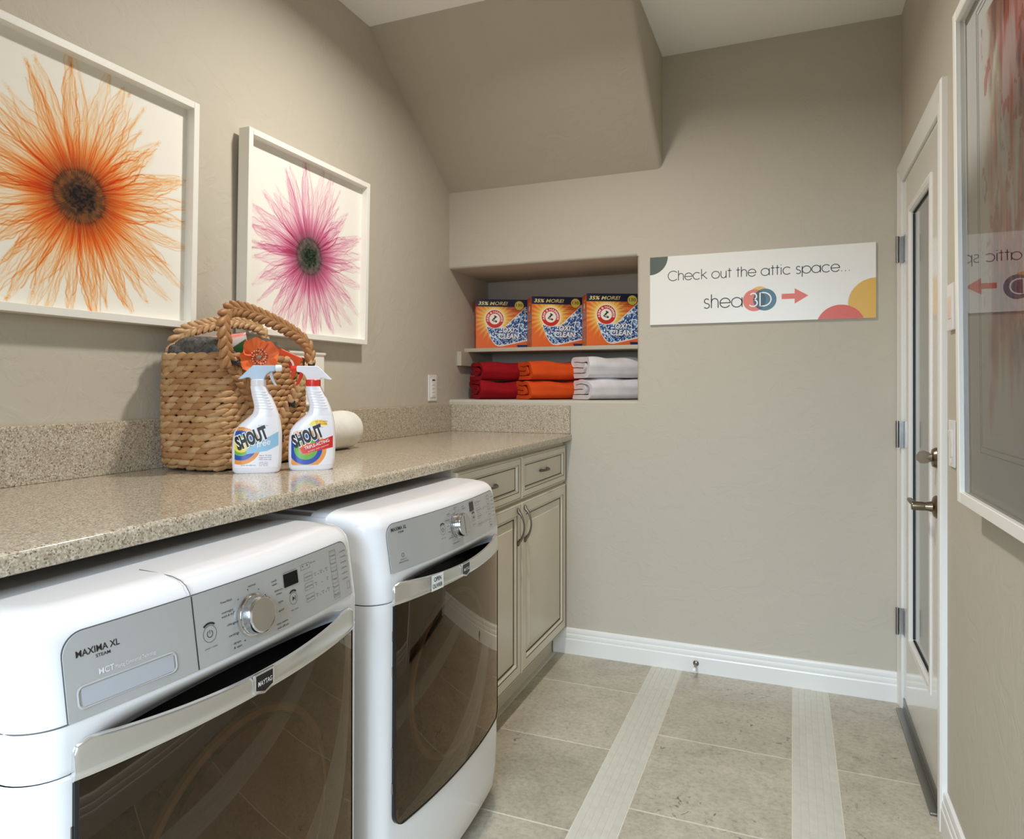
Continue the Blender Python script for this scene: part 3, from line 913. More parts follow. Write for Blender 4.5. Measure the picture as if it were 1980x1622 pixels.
flower_frame(-1.462, -.799, 1.424, 2.062, 'white shadow-box frame with a pink see-through flower print', (.28, 1.05, .66), (1.35, .75, 1.15), 5, 400, (.50, .46))

# ------------------------------------------------------------------ framed watercolour on the right wall
FY0, FY1, FZ0, FZ1 = -2.30, -1.262, .990, 2.118
rf = thing('framed_watercolour', 'large white frame with a red and orange watercolour under reflective glass', 'picture', (W - .003, (FY0 + FY1) / 2, FZ0))
def PR(d, y, z): return (W - .003 - d - (z - FZ0) / (FZ1 - FZ0) * .010 - (y - FY0) / (FY1 - FY0) * .0155, y, z)
mb = MB(); fw = .026
for (a, b, c, d) in ((FY0, FY0 + fw, FZ0, FZ1), (FY1 - fw, FY1, FZ0, FZ1), (FY0 + fw, FY1 - fw, FZ0, FZ0 + fw), (FY0 + fw, FY1 - fw, FZ1 - fw, FZ1)):
    k = len(mb.v); mb.box(0, .03, a, b, c, d, .0015, 1); mb.v[k:] = [PR(*p) for p in mb.v[k:]]
mb.build('frame', M_FRAME, rf)
NX_, NY_ = 300, 460
wv0, wv1, wz0, wz1 = FY0 + .15, FY1 - .15, FZ0 + .165, FZ1 - .09
Yg, Zg = np.meshgrid(np.linspace(0, 1, NX_), np.linspace(0, 1, NY_))
C = np.ones((NY_, NX_, 3)) * np.array(lin((232, 230, 220)))
def wash(seed, fx, fy, lo, hi, rgb, amt, mask):
    global C
    n = .55 * vnoise(NX_, NY_, fx, fy, seed) + .3 * vnoise(NX_, NY_, fx * 3, fy * 2, seed + 50) + .15 * vnoise(NX_, NY_, fx * 9, fy * 5, seed + 90)
    m = (sstep(lo, hi, n) * amt * mask)[..., None]
    C = C * (1 - m) + C * (np.array(lin(rgb)) * .75 + .28) * 1.1 * m
body = sstep(.0, .10, Yg + .05 * vnoise(NX_, NY_, 3, 14, 4)) * sstep(1.0, .93, Yg + .06 * vnoise(NX_, NY_, 3, 14, 6))
drip = sstep(.02, .3, Zg + .25 * (vnoise(NX_, NY_, 40, 2, 8) - .5))
body = body * drip
wash(21, 5, 3, .42, .62, (226, 120, 70), .9, body)
wash(33, 7, 3, .50, .60, (206, 84, 66), .95, body)
wash(45, 6, 4, .54, .66, (158, 160, 96), .7, body)
wash(57, 5, 4, .55, .66, (198, 128, 150), .75, body)
wash(69, 8, 5, .62, .70, (104, 112, 132), .8, body)
wash(81, 30, 3, .55, .66, (230, 110, 60), .8, body)
wash(93, 26, 22, .66, .70, (200, 70, 56), .9, sstep(-.02, .06, Yg) * sstep(.1, .3, Zg))
pts = [PR(.0082, wv0 + (wv1 - wv0) * a, wz0 + (wz1 - wz0) * b) for b in np.linspace(0, 1, NY_) for a in np.linspace(0, 1, NX_)]
grid_print('painting', C, pts, NX_, NY_, attr_mat('art_print'), rf)
k = MB(); k.box(.001, .007, FY0 + .005, FY1 - .005, FZ0 + .005, FZ1 - .005); k.v = [PR(*p) for p in k.v]; k.build('mat_board', mat('grey_mat', (230, 231, 226), .7), rf, smooth=False)
mb = MB()
for off in (.030, .042):
    a0, a1, b0, b1 = wv0 - off, wv1 + off, wz0 - off, wz1 + off
    for (p, q, r_, s_) in ((a0, a0 + .002, b0, b1), (a1 - .002, a1, b0, b1), (a0, a1, b0, b0 + .002), (a0, a1, b1 - .002, b1)):
        k = len(mb.v); mb.box(.0068, .0076, p, q, r_, s_); mb.v[k:] = [PR(*x) for x in mb.v[k:]]
mb.build('ruled_line', mat('grey_rule', (150, 150, 146), .6), rf, smooth=False)
k = MB(); k.add([PR(.02, FY0 + .01, FZ0 + .01), PR(.02, FY1 - .01, FZ0 + .01), PR(.02, FY1 - .01, FZ1 - .01), PR(.02, FY0 + .01, FZ1 - .01)], [(0, 1, 2, 3)])
k.build('glass', M_PANE, rf, smooth=False, face=(-1, 0, 0))

# ------------------------------------------------------------------ wall plates
t = thing('wall_timer', 'white wall timer switch on the left wall above the backsplash', 'switch', (.0, -.183, 1.188))
MB().box(0, .006, -.224, -.142, 1.188, 1.314, .0025).build('plate', M_PLASTIC, t)
MB().box(.006, .010, -.206, -.160, 1.206, 1.298, .0015).build('insert', M_PLASTIC, t)
MB().box(.010, .0106, -.196, -.170, 1.286, 1.292).build('indicator', M_INK, t, smooth=False)
for z in (1.272, 1.254, 1.236, 1.218): MB().box(.010, .0118, -.196, -.170, z - .006, z + .006, .001).build('button', M_PLASTIC, t)
t = thing('light_switch', 'white rocker dimmer switch between the door casing and the watercolour', 'switch', (W, -.963, 1.04))
y0, y1 = -.998, -.928
MB().box(W - .006, W, y0, y1, 1.040, 1.166, .0025).build('plate', M_PLASTIC, t)
mb = MB(); pr_ = [(W - .006, 1.068), (W - .006, 1.138), (W - .012, 1.138), (W - .0075, 1.10), (W - .008, 1.068)]
mb.prism(pr_, y0 + .02, y1 - .02, lambda a, b, d: (a, d, b)); mb.build('rocker', M_PLASTIC, t)
MB().box(W - .009, W - .006, y0 + .028, y1 - .028, 1.050, 1.062, .001).build('slider', M_PLASTIC, t)
t = thing('keypad_plate', 'white keypad plate high on the wall above the light switch', 'switch', (W, -.963, 1.41))
MB().box(W - .010, W, y0, y1, 1.408, 1.534, .003).build('plate', M_PLASTIC, t)
MB().box(W - .0115, W - .010, y0 + .016, y1 - .016, 1.44, 1.50, .0005).build('button_panel', mat('peach_panel', (228, 206, 188), .3), t)

# door stop
t = thing('door_stop', 'steel rod door stop with a white tip on the baseboard', 'door stop', (1.222, -.016, .04))
MB().lathe([(.0, 0), (.0125, 0), (.0125, .003), (.009, .006), (.0045, .008), (.0045, .06)], 18, axis_M((1.222, -.0155, .042), (0, -1, -.06))).build('rod', M_STEEL, t)
MB().lathe([(.0045, .058), (.008, .059), (.0085, .066), (.0075, .074), (.0, .077)], 16, axis_M((1.222, -.0155, .042), (0, -1, -.06))).build('rubber_tip', M_WHITEINK, t)

# ------------------------------------------------------------------ washer and dryer
AW, AR = .343, .045
def bow(u):
    a = abs(u); k = AW - AR
    if a <= k: return .785 + .020 * (1 - (u / k) ** 2)
    t = min(1.0, (a - k) / AR)
    return .785 - .135 * AR * t - .05 * (1 - math.sqrt(max(0.0, 1 - t * t)))
def lean(z): return -(max(z, .83) - .85) * .15
def us_list(n=40, a=AW):
    # denser near the rounded corners
    base = [(-(AW - AR)) + 2 * (AW - AR) * i / n for i in range(n + 1)]
    cor = [AW - AR + AR * math.sin(PI / 2 * i / 8) for i in range(1, 9)]
    return [-c for c in reversed(cor)] + base + cor
DOOR_U, DZ0, DZ1, SZ0 = .292, .268, .822, .767           # door half width, bottom, top, bottom of the handle strip
def pocket(u): return max(0.0, 1 - (u / .262) ** 2) ** .7
def door_x(u, z):
    """outer face of the door glass"""
    k = max(0.0, 1 - (u / DOOR_U) ** 2)
    t = min(1.0, max(0.0, (z - DZ0) / (DZ1 - DZ0)))
    return bow(u) + .007 + (.007 + .011 * t ** 1.3) * k ** .8
M_DGLASS = glass_mat('smoked_door_glass', (.43, .30, .20), 1.6, 0.0, refl=(244, 222, 196), boost=1.35)
M_DRUM = mat('drum_grey', (196, 186, 170), .22, metal=.7)
M_INNER = mat('inner_door_brown', (66, 44, 30), .4)
M_RING = mat('ring_plastic', (240, 236, 228), .2, spec=.8)
M_LCD = mat('display_black', (10, 9, 10), .12)

def appliance(name, label, yc, washer):
    t = thing(name, label, 'washing machine' if washer else 'dryer', (.42, yc, 0))
    us = us_list()
    # ---- cabinet body, open front behind the door
    def ring_at(z, dx, inset=0.0, top=False):
        pts = []
        for u in us:
            s_ = 1 - inset / AW
            pts.append((bow(u) + dx - inset, yc + u * s_, z))
        pts.append((.04 + inset, yc + AW - inset, z)); pts.append((.04 + inset, yc - AW + inset, z))
        return pts
    seam = .776
    mb = MB()
    lv = [(.030, -.030, .012), (.034, -.022, .004), (.05, -.012, 0), (.12, -.003, 0), (.2, .0, 0), (.272, .0, 0), (.302, .0002, 0), (seam - .004, .003, 0), (seam - .001, .001, .002)]
    rows = [ring_at(z, d, i) for z, d, i in lv]
    n = len(rows[0]); vs_ = [p for r in rows for p in r]; fs = []
    nus = len(us)
    for j in range(len(rows) - 1):
        for i in range(n):
            q = (i + 1) % n
            if 5 <= j <= 6 and i < nus - 1:
                um = (us[i] + us[i + 1]) / 2
                if abs(um) < DOOR_U - (.030 if j == 5 else .012): continue                 # door hole
            fs.append((j * n + i, j * n + q, (j + 1) * n + q, (j + 1) * n + i))
    fs.append(tuple(range(n)))
    mb.add(vs_, fs)
    mb.build('body', M_ENAMEL, t, sharp=40)
    # ---- console cap
    mb = MB()
    lv = [(seam + .001, .001, .002, .047), (seam + .004, .003, 0, .047), (.787, .003, 0, .046), (.798, .003, 0, .044), (.808, .0035, 0, .030), (.818, .0035, 0, .014), (.828, .0035, 0, .003), (.8345, lean(.8345), 0, 0), (.85, lean(.85), 0, 0), (.938, lean(.938), 0, 0), (.950, lean(.95) - .0025, .0015, 0), (.960, lean(.96) - .009, .005, 0), (.967, lean(.967) - .019, .012, 0), (.9705, lean(.97) - .034, .022, 0)]
    XB = .60
    rows = []
    for z, d, i, rec in lv:
        pts = [(bow(u) + d - rec * pocket(u), yc + u * (1 - i / AW), z) for u in us]
        pts.append((XB, yc + AW - i, z)); pts.append((XB, yc - AW + i, z)); rows.append(pts)
    # crown of the cap
    rows.append([(.62 + (p[0] - .62) * .86, yc + (p[1] - yc) * .93, .9745) for p in rows[-1]])
    n = len(rows[0]); vs_ = [p for r in rows for p in r]; fs = []
    for j in range(len(rows) - 1):
        for i in range(n):
            q = (i + 1) % n; fs.append((j * n + i, j * n + q, (j + 1) * n + q, (j + 1) * n + i))
    fs.append(tuple(range((len(rows) - 1) * n, len(rows) * n))); fs.append(tuple(range(n - 1, -1, -1)))
    mb.add(vs_, fs)
    mb.build('console', M_ENAMEL, t, sharp=40)
    # ---- top panel behind the console
    mb = MB().box(.04, XB + .05, yc - AW + .002, yc + AW - .002, seam, .962, .006, 3)
    mb.box(.10, .592, yc - AW + .05, yc + AW - .05, .955, .9655, .0035, 2)
    mb.build('top_panel', M_ENAMEL, t)
    # ---- control panel overlay
    def on_panel(off): return lambda u, z: (bow(u) + lean(z) + off, yc + u, z)
    PZ0, PZ1, PU = .8395, .9455, .296
    mb = MB(); f = on_panel(.0022); g = on_panel(-.003)
    uu = [-PU + .03 * (1 - math.cos(PI / 2 * i / 9)) for i in range(9)] + [-PU + .03 + (2 * PU - .06) * i / 40 for i in range(41)] + [PU - .03 * (1 - math.cos(PI / 2 * i / 9)) for i in range(8, -1, -1)]
    def top_z(u):                       # rounded top corners
        r = .028; e = PU - abs(u)
        return PZ1 - (r - math.sqrt(max(0, r * r - (r - e) ** 2)) if e < r else 0)
    A_ = [f(u, PZ0) for u in uu]; Bm = [f(u, (PZ0 + top_z(u)) / 2) for u in uu]; B_ = [f(u, top_z(u)) for u in uu]
    Ai = [g(u, PZ0) for u in uu]; Bi = [g(u, top_z(u)) for u in uu]
    m_ = len(uu)
    vs_ = A_ + Bm + B_ + Ai + Bi; fs = []
    for i in range(m_ - 1):
        fs += [(i, i + 1, m_ + i + 1, m_ + i), (m_ + i, m_ + i + 1, 2 * m_ + i + 1, 2 * m_ + i), (i, i + 1, 3 * m_ + i + 1, 3 * m_ + i), (2 * m_ + i, 2 * m_ + i + 1, 4 * m_ + i + 1, 4 * m_ + i)]
    fs += [(0, m_, 2 * m_, 4 * m_, 3 * m_), (m_ - 1, 2 * m_ - 1, 3 * m_ - 1, 5 * m_ - 1, 4 * m_ - 1)]
    mb.add(vs_, fs); cp = mb.build('control_panel', M_PANEL, t, sharp=30)
    # dark reveal line round the panel
    mb = MB(); h0, h1 = on_panel(.0012), on_panel(.0012)
    e = .0016
    vs_ = [on_panel(.0008)(u * (1 + e / PU), PZ0) for u in uu] + [on_panel(.0008)(u * (1 + e / PU), top_z(u) + e) for u in uu]
    mb.add(vs_, [(i, i + 1, m_ + i + 1, m_ + i) for i in range(m_ - 1)]); mb.build('panel_shadow_gap', M_INKG, t, smooth=False)
    ink, inkg, pale = MB(), MB(), MB()
    F1 = on_panel(.0026)
    def nrm(u, z):
        h = 1e-3; b = on_panel(0)
        p = Vector(b(u, z)); return (Vector(b(u + h, z)) - p).cross(Vector(b(u, z + h)) - p).normalized()
    ku, kz = (.002, .8865) if washer else (.004, .8945)
    # knob
    d = nrm(ku, kz); d = d if d.x > 0 else -d
    KM = axis_M(Vector(F1(ku, kz)), d)
    kn = MB().lathe([(.032, 0), (.0335, .001), (.0335, .003), (.0305, .0045), (.0300, .018), (.0285, .0225), (.0265, .0245), (.0255, .0240), (.0, .0236)], 44, KM).build('knob', mat('knob_metal', (205, 205, 206), .16, metal=1.0), cp, sharp=25)
    MB().lathe([(.0305, .0055), (.0312, .006), (.0312, .0085), (.0305, .009)], 44, KM).build('knob_band', M_CHROME, kn)
    mk = MB(); mk.v = [tuple(KM @ Vector(p)) for p in ((-.0008, -.024, .0246), (.0008, -.024, .0246), (.0008, .022, .0246), (-.0008, .022, .0246))]; mk.f = [(0, 1, 2, 3)]; mk.mi = [0]
    if not washer: mk.build('knob_mark', M_INKG, kn, smooth=False)
    # display window
    dx0, dx1, dz0, dz1 = (.084, .123, .9065, .9290) if washer else (.092, .120, .914, .9385)
    mb = MB(); f = on_panel(.0030)
    mb.add([f(a, b) for a, b in ((dx0, dz0), (dx1, dz0), (dx1, dz1), (dx0, dz1))], [(0, 1, 2, 3)]); mb.build('display', M_LCD, cp, smooth=False)
    # round buttons: ring, arc and symbol
    def ringmark(mb_, u0, z0, r0, r1, a0=0, a1=360, n=28):
        vs_ = []
        for i in range(n + 1):
            a = math.radians(a0 + (a1 - a0) * i / n)
            vs_ += [F1(u0 + r0 * math.cos(a), z0 + r0 * math.sin(a)), F1(u0 + r1 * math.cos(a), z0 + r1 * math.sin(a))]
        mb_.add(vs_, [(2 * i, 2 * i + 1, 2 * i + 3, 2 * i + 2) for i in range(n)])
    def rect(mb_, u0, u1, z0, z1, th=.0005):
        for a, b, c, d_ in ((u0, u1, z0, z0 + th), (u0, u1, z1 - th, z1), (u0, u0 + th, z0, z1), (u1 - th, u1, z0, z1)):
            mb_.add([F1(a, c), F1(b, c), F1(b, d_), F1(a, d_)], [(0, 1, 2, 3)])
    def fill(mb_, u0, u1, z0, z1): mb_.add([F1(u0, z0), F1(u1, z0), F1(u1, z1), F1(u0, z1)], [(0, 1, 2, 3)])
    PB, SB = (-.085, .105) if washer else (-.073, .112)
    pz = .8835 if washer else .896
    for bu, bz, r in ((PB, pz, .0125), (SB, pz, .0105)):
        ringmark(inkg, bu, bz, r - .0007, r)
        ringmark(ink, bu, bz, r + .0015, r + .0045, 50, 130, 10)
    ringmark(ink, PB, pz, .0045, .0055, 120, 420, 18); fill(ink, PB - .0004, PB + .0004, pz, pz + .006)
    ink.add([F1(SB - .0025, pz - .004), F1(SB + .003, pz), F1(SB - .0025, pz + .004)], [(0, 1, 2)]); fill(inkg, SB + .0035, SB + .0043, pz - .004, pz + .004); fill(inkg, SB + .0053, SB + .0061, pz - .004, pz + .004)
    put_text(inkg, 'power / cancel', PB, pz - .021, .022, F1, center=True); put_text(inkg, 'start / pause', SB, pz - .020, .020, F1, center=True)
    put_text(ink, 'MAXIMA XL', -.281, .9145 if washer else .929, .056, F1, bold=.012, height=.0085)
    put_text(ink, 'STEAM', -.257, .9075 if washer else .922, .019, F1, height=.0042, bold=.01)
    words = [('normal', .008, .930), ('PowerWash', -.048, .920), ('overnight', -.048, .9045), ('wash & dry', -.048, .8985), ('allergen', -.041, .884), ('sanitize', -.040, .867), ('drain', -.035, .853), ('& spin', -.035, .8465), ('cold', .060, .9235), ('wash', .060, .9175), ('delicate', .069, .906), ('rinse', .069, .900), ('spin', .071, .886), ('quick', .071, .872), ('clean washer', .070, .852), ('with affresh', .070, .845)] if washer else \
            [('normal', .006, .938), ('regular', -.036, .928), ('heavy duty', -.044, .914), ('bulky', -.042, .899), ('steam', -.040, .884), ('sanitize', -.038, .868), ('wrinkle control', -.012, .851), ('cold', .050, .934), ('delicate', .056, .928), ('timed', .056, .862)]
    for s_, u0, z0 in words:
        put_text(ink if washer else inkg, s_, u0, z0, .0021 * len(s_) + .004, F1, center=True, height=.0036)
    for a in (95, 130, 158, 184, 210, 238, 60, 33, 300):
        u0, z0 = ku + .0405 * math.cos(math.radians(a)), kz + .0405 * math.sin(math.radians(a)); fill(ink if washer else inkg, u0 - .0011, u0 + .0011, z0 - .0008, z0 + .0008)
    # option buttons with their indicator dots
    rect(inkg, .134, .161, .9235, .9335); put_text(ink, '-', .1385, .9265, .0035, F1); put_text(ink, '+', .1515, .9265, .0040, F1); put_text(inkg, 'estimated time', dx0, dz1 + .0015, .036, F1, height=.0022)
    put_text(inkg, 'time / temp', .163, .930, .016, F1, height=.003)
    for k, (bz, lbl) in enumerate(((.9030, 'temperature'), (.8860, 'soil level'), (.8655, 'spin speed'))):
        rect(inkg, .140, .166, bz, bz + .0125); put_text(inkg, lbl, .1425, bz + .0048, .021, F1, height=.0034)
        for q in range(5 if k != 1 else 3):
            u0 = .174 + q * (.0095 if k != 1 else .019); fill(ink, u0, u0 + .0016, bz + .002, bz + .0036)
            if q % 2 == 0: put_text(inkg, 'low med hi'.split()[q // 2 % 3], u0 - .003, bz + .0055, .007, F1, height=.0028)
    rect(inkg, .228, .250, .8495, .9370)
    for k in range(6):
        z0 = .9305 - k * .0147; rect(inkg, .228, .250, z0 - .0115, z0 + .0035, .0003)
        put_text(inkg, ('steam', 'extra rinse', 'fresh hold', 'delay', 'pre soak', 'lock')[k], .2322, z0 - .005, .0155, F1, height=.0034); fill(ink, .2300, .2313, z0 - .003, z0 - .0016)
    for k in range(6):
        z0 = .9270 - k * .0107; fill(ink, .2660, .2674, z0, z0 + .0014); put_text(inkg, ('sensing', 'washing', 'rinsing', 'spinning', 'add item', 'done')[k], .2695, z0 - .0005, .017, F1, height=.003)
    rect(inkg, .280, .290, .852, .866)
    if washer:
        # dispenser drawer: seam, flat pull coloured like a lit recess, pale print
        fill(ink, -.1115, -.1098, PZ0, PZ1)
        put_text(pale, 'MCT', -.255, .8855, .020, F1, bold=.012, height=.0075); put_text(pale, 'Maytag Commercial Technology', -.233, .8855, .058, F1, height=.0052)
        dd = MB(); r0, r1, q0, q1, rr = -.283, -.146, .8515, .8785, .008
        pl = []
        for cx_, cy_, a0 in ((r1 - rr, q1 - rr, 0), (r0 + rr, q1 - rr, 90), (r0 + rr, q0 + rr, 180), (r1 - rr, q0 + rr, 270)):
            pl += [(cx_ + rr * math.cos(math.radians(a0 + 15 * i)), cy_ + rr * math.sin(math.radians(a0 + 15 * i))) for i in range(7)]
        k_ = len(pl); c_ = ((r0 + r1) / 2, (q0 + q1) / 2)
        L0 = [on_panel(.0027)(c_[0] + (a - c_[0]) * 1.025, c_[1] + (b - c_[1]) * 1.09) for a, b in pl]
        L1 = [on_panel(.0036)(a, b) for a, b in pl]
        L2 = [on_panel(.0028)(c_[0] + (a - c_[0]) * .975, c_[1] + (b - c_[1]) * .90) for a, b in pl]
        dd.add(L0 + L1 + L2, [(i, (i + 1) % k_, k_ + (i + 1) % k_, k_ + i) for i in range(k_)] + [(k_ + i, k_ + (i + 1) % k_, 2 * k_ + (i + 1) % k_, 2 * k_ + i) for i in range(k_)])
        dd.build('dispenser_pull_rim', M_PANEL, cp)
        # seam of the dispenser drawer over the cap and beside the panel
        sm = MB(); z_ = [(PZ1, .0006), (.95, .0), (.96, -.0058), (.967, -.0162), (.9712, -.032), (.9735, -.06), (.9748, -.1)]
        ptsm = [(bow(-.1107) + lean(min(z, .97)) + d_ + .0006, yc - .1107, z + .0004) for z, d_ in z_]
        sm.tube(ptsm, .0007, 5); sm.build('dispenser_seam', M_INKG, cp); sm = MB(); sm.tube([(bow(u) + lean(.8395) + .0008, yc + u, .8395) for u in [-.296 - .047 * i / 12 for i in range(13)]] + [(.55, yc - AW - .0003, .8395)], .0009, 5)
        sm.build('dispenser_seam', M_INKG, cp)
        sc = MB()
        us2 = [r0 + .004 + (r1 - r0 - .008) * i / 16 for i in range(17)]
        def pull_face(u, v):
            z = q0 + .002 + (q1 - q0 - .004) * v
            return on_panel(.0028)(u, z)
        sc.grid(pull_face, us2, [0, .25, .5, .75, 1]); sc.build('dispenser_pull', mat('pull_recess_tint', (186, 190, 198), .3, metal=.2), cp)  # flat face; its paler bluish colour imitates the light in a recess
    else:
        ringmark(inkg, -.250, .872, .0035, .0048); put_text(inkg, 'advanced', -.250, .862, .022, F1, center=True, height=.0028); put_text(inkg, 'Moisture Sensing', -.250, .856, .034, F1, center=True, height=.0038)
    o = ink.build('printed_marks', M_INK, cp, smooth=False); o['kind'] = 'stuff'
    o = inkg.build('printed_labels', M_INKG, cp, smooth=False); o['kind'] = 'stuff'
    if pale.v: o = pale.build('pale_lettering', M_PALE, cp, smooth=False); o['kind'] = 'stuff'
    # ---- hand pocket behind the strip
    mb = MB()
    uu = [-.258 + .516 * i / 40 for i in range(41)]
    sec = []
    for u in uu:
        p = pocket(u); xs = door_x(u, .79); zt = .8185 - .0185 * max(0.0, 1 - (u / DOOR_U) ** 2)
        sec.append([(bow(u) + .0046 - .0435 * p, yc + u, .7985), (bow(u) + .0046 - .0450 * p, yc + u, .7785), (xs - .008, yc + u, .7775), (xs - .008, yc + u, zt - .002)])
    vs_ = [q for s_ in sec for q in s_]; m_ = 4
    mb.add(vs_, [(i * m_ + j, (i + 1) * m_ + j, (i + 1) * m_ + j + 1, i * m_ + j + 1) for i in range(40) for j in range(m_ - 1)])
    mb.build('hand_pocket', M_BLACK, t, sharp=50)
    # ---- door: rim, glass, handle strip, inside bowl
    def hw(z):
        r = .034
        return DOOR_U - (r - math.sqrt(max(0, r * r - (r - (z - DZ0)) ** 2)) if z - DZ0 < r else 0)
    zz = [DZ0 + .034 * (1 - math.cos(PI / 2 * i / 8)) for i in range(9)] + [DZ0 + .034 + (SZ0 - DZ0 - .034) * i / 14 for i in range(1, 15)]
    N_ = 36
    gl = MB(); pts = []
    for z in zz:
        h = hw(z) - .004
        for i in range(N_ + 1):
            u = -h + 2 * h * i / N_; pts.append((door_x(u, z), yc + u, z))
    gl.add(pts, [(j * (N_ + 1) + i, j * (N_ + 1) + i + 1, (j + 1) * (N_ + 1) + i + 1, (j + 1) * (N_ + 1) + i) for j in range(len(zz) - 1) for i in range(N_)])
    # rim (side wall of the door)
    rim = MB(); loop = []
    path = [(-hw(z), z) for z in reversed(zz)] + [(-hw(zz[0]) + 2 * hw(zz[0]) * i / 20, zz[0]) for i in range(1, 20)] + [(hw(z), z) for z in zz]
    for u, z in path: loop.append([(bow(u) - .012, yc + u, z), (door_x(u, z) + .0005, yc + u, z), (door_x(u * .985, z) + .0012, yc + u * .985, z + (.004 if z < DZ0 + .002 else 0))])
    vs_ = [p for s_ in loop for p in s_]
    rim.add(vs_, [(i * 3 + j, (i + 1) * 3 + j, (i + 1) * 3 + j + 1, i * 3 + j + 1) for i in range(len(loop) - 1) for j in range(2)])
    door = rim.build('door', M_BLACK, t, sharp=40)
    gl.build('door_glass', M_DGLASS, door, wn=False, face=(1, 0, 0))
    # inner face of the door, porthole ring and bowl, drum
    inn = MB()
    cz_ = .515; nseg = 48
    inner, outer = [], []
    for i in range(nseg):
        a = 2 * PI * i / nseg; u, z = .195 * math.cos(a), cz_ + .195 * math.sin(a)
        inner.append((bow(u) - .02, yc + u, z))
        s_ = max(abs(math.cos(a)) / .288, abs(math.sin(a)) / .24); u2, z2 = math.cos(a) / s_, cz_ + math.sin(a) / s_
        outer.append((bow(u2) - .014, yc + u2, z2))
    inn.add(inner + outer, [(i, (i + 1) % nseg, nseg + (i + 1) % nseg, nseg + i) for i in range(nseg)])
    inn.build('door_inner_panel', M_INNER, door)
    rg = MB(); pts = [(bow(.205 * math.cos(2 * PI * i / 60)) - .012, yc + .205 * math.cos(2 * PI * i / 60), cz_ + .205 * math.sin(2 * PI * i / 60)) for i in range(61)]
    rg.tube(pts, .0085, 8, cap=False); pts = [(bow(.182 * math.cos(2 * PI * i / 60)) - .016, yc + .182 * math.cos(2 * PI * i / 60), cz_ + .182 * math.sin(2 * PI * i / 60)) for i in range(61)]
    rg.tube(pts, .004, 8, cap=False); rg.build('porthole_ring', M_RING, door)
    bw = MB().lathe([(.190, .0), (.183, .03), (.165, .07), (.12, .105), (.06, .12), (.0, .124)], 40, axis_M((.80, yc, cz_), (-1, 0, 0)))
    bw.build('porthole_bowl', M_DRUM, door)
    # handle strip
    st = MB(); m_ = 9; sec = []
    uu = [-DOOR_U - .001 + .004 * (1 - math.cos(PI / 2 * i / 5)) for i in range(5)] + [-DOOR_U + .004 + 2 * (DOOR_U - .004) * i / 44 for i in range(45)] + [DOOR_U + .001 - .004 * (1 - math.cos(PI / 2 * i / 5)) for i in range(4, -1, -1)]
    for u in uu:
        e = (DOOR_U + .001 - abs(u)); r = .022; c = r - math.sqrt(max(0, r * r - (r - min(e, r)) ** 2))
        x0 = door_x(u, .79) + .003; xb = bow(u) + .003; zt = .8195 - .0185 * max(0.0, 1 - (u / DOOR_U) ** 2) - c * .9
        wid = .016 + .0 * e
        k = max(0.0, 1 - (u / .252) ** 2)
        xin = xb if k <= 0 else max(xb, x0 - .014 - .0 * k)
        xin = xb + (max(xb, x0 - .009) - xb) * min(1.0, k * 6)
        back = xin if k > 0 else xb
        sec.append([(bow(u) - .008, yc + u, SZ0), (x0 - .004 - .5 * c * 0, yc + u, SZ0), (x0 - .0008, yc + u, SZ0 + .003), (x0, yc + u, SZ0 + .012), (x0 - .0006, yc + u, zt - .006), (x0 - .003, yc + u, zt - .0015), (x0 - .008, yc + u, zt), (back, yc + u, zt - .001), (back, yc + u, zt - .022)])
    vs_ = [p for s_ in sec for p in s_]
    st.add(vs_, [(i * m_ + j, (i + 1) * m_ + j, (i + 1) * m_ + j + 1, i * m_ + j + 1) for i in range(len(uu) - 1) for j in range(m_ - 1)] + [tuple(range(m_)), tuple((len(uu) - 1) * m_ + j for j in range(m_ - 1, -1, -1))])
    strip = st.build('handle_strip', M_SILVER, door, sharp=45)
    # badge
    def on_strip(off): return lambda u, z: (door_x(u, .79) + .003 + off, yc + u, z)
    bu = -.006 if washer else -.010
    for nm, a, b, lo, hi, m, off in (('badge', -.022, .022, .7675, .8035, M_CHROME, .0025), ('badge_plate', -.018, .018, .7715, .8000, M_BLACK, .0032)):
        g = on_strip(off); h_ = on_strip(-.001)
        pl = [(bu + a, hi), (bu + a, lo + .006), (bu, lo), (bu + b, lo + .006), (bu + b, hi)]
        mb = MB(); mb.add([g(*p) for p in pl] + [h_(*p) for p in pl], [(0, 1, 2, 3, 4)] + [(i, (i + 1) % 5, 5 + (i + 1) % 5, 5 + i) for i in range(5)])
        bd = mb.build(nm, m, strip, smooth=False)
    mb = MB(); put_text(mb, 'MAYTAG', bu, .7830, .031, on_strip(.0036), center=True, height=.0082, bold=.006); o = mb.build('badge_lettering', M_WHITEINK, strip, smooth=False); o['kind'] = 'stuff'
    if not washer:
        su = -.147; g = on_strip(.0006)
        mb = MB(); mb.add([g(su - .025, .769), g(su + .025, .769), g(su + .025, .806), g(su - .025, .806)], [(0, 1, 2, 3)]); mb.build('sticker', M_WHITEINK, strip, smooth=False)
        mb = MB(); put_text(mb, 'OPEN', su, .7905, .030, on_strip(.001), center=True, height=.0105, bold=.012); put_text(mb, 'OUVRIR', su, .7745, .040, on_strip(.001), center=True, height=.0105, bold=.012); o = mb.build('sticker_lettering', M_INK, strip, smooth=False); o['kind'] = 'stuff'
    # hinges of the door show as small bright tabs on the edge
    for hz in (.36, .44, .62, .70):
        MB().box(bow(-DOOR_U) - .004, bow(-DOOR_U) + .004, yc - DOOR_U - .002, yc - DOOR_U + .004, hz - .012, hz + .012, .001).build('hinge_tab', M_STEEL, door)
    # feet
    for a in (.10, .68):
        for b in (-.28, .28):
            MB().lathe([(.022, 0), (.024, .004), (.020, .012), (.01, .014), (.01, .036)], 14, Matrix.Translation((a, yc + b, 0))).build('foot', M_BLACKM, t)
    return t
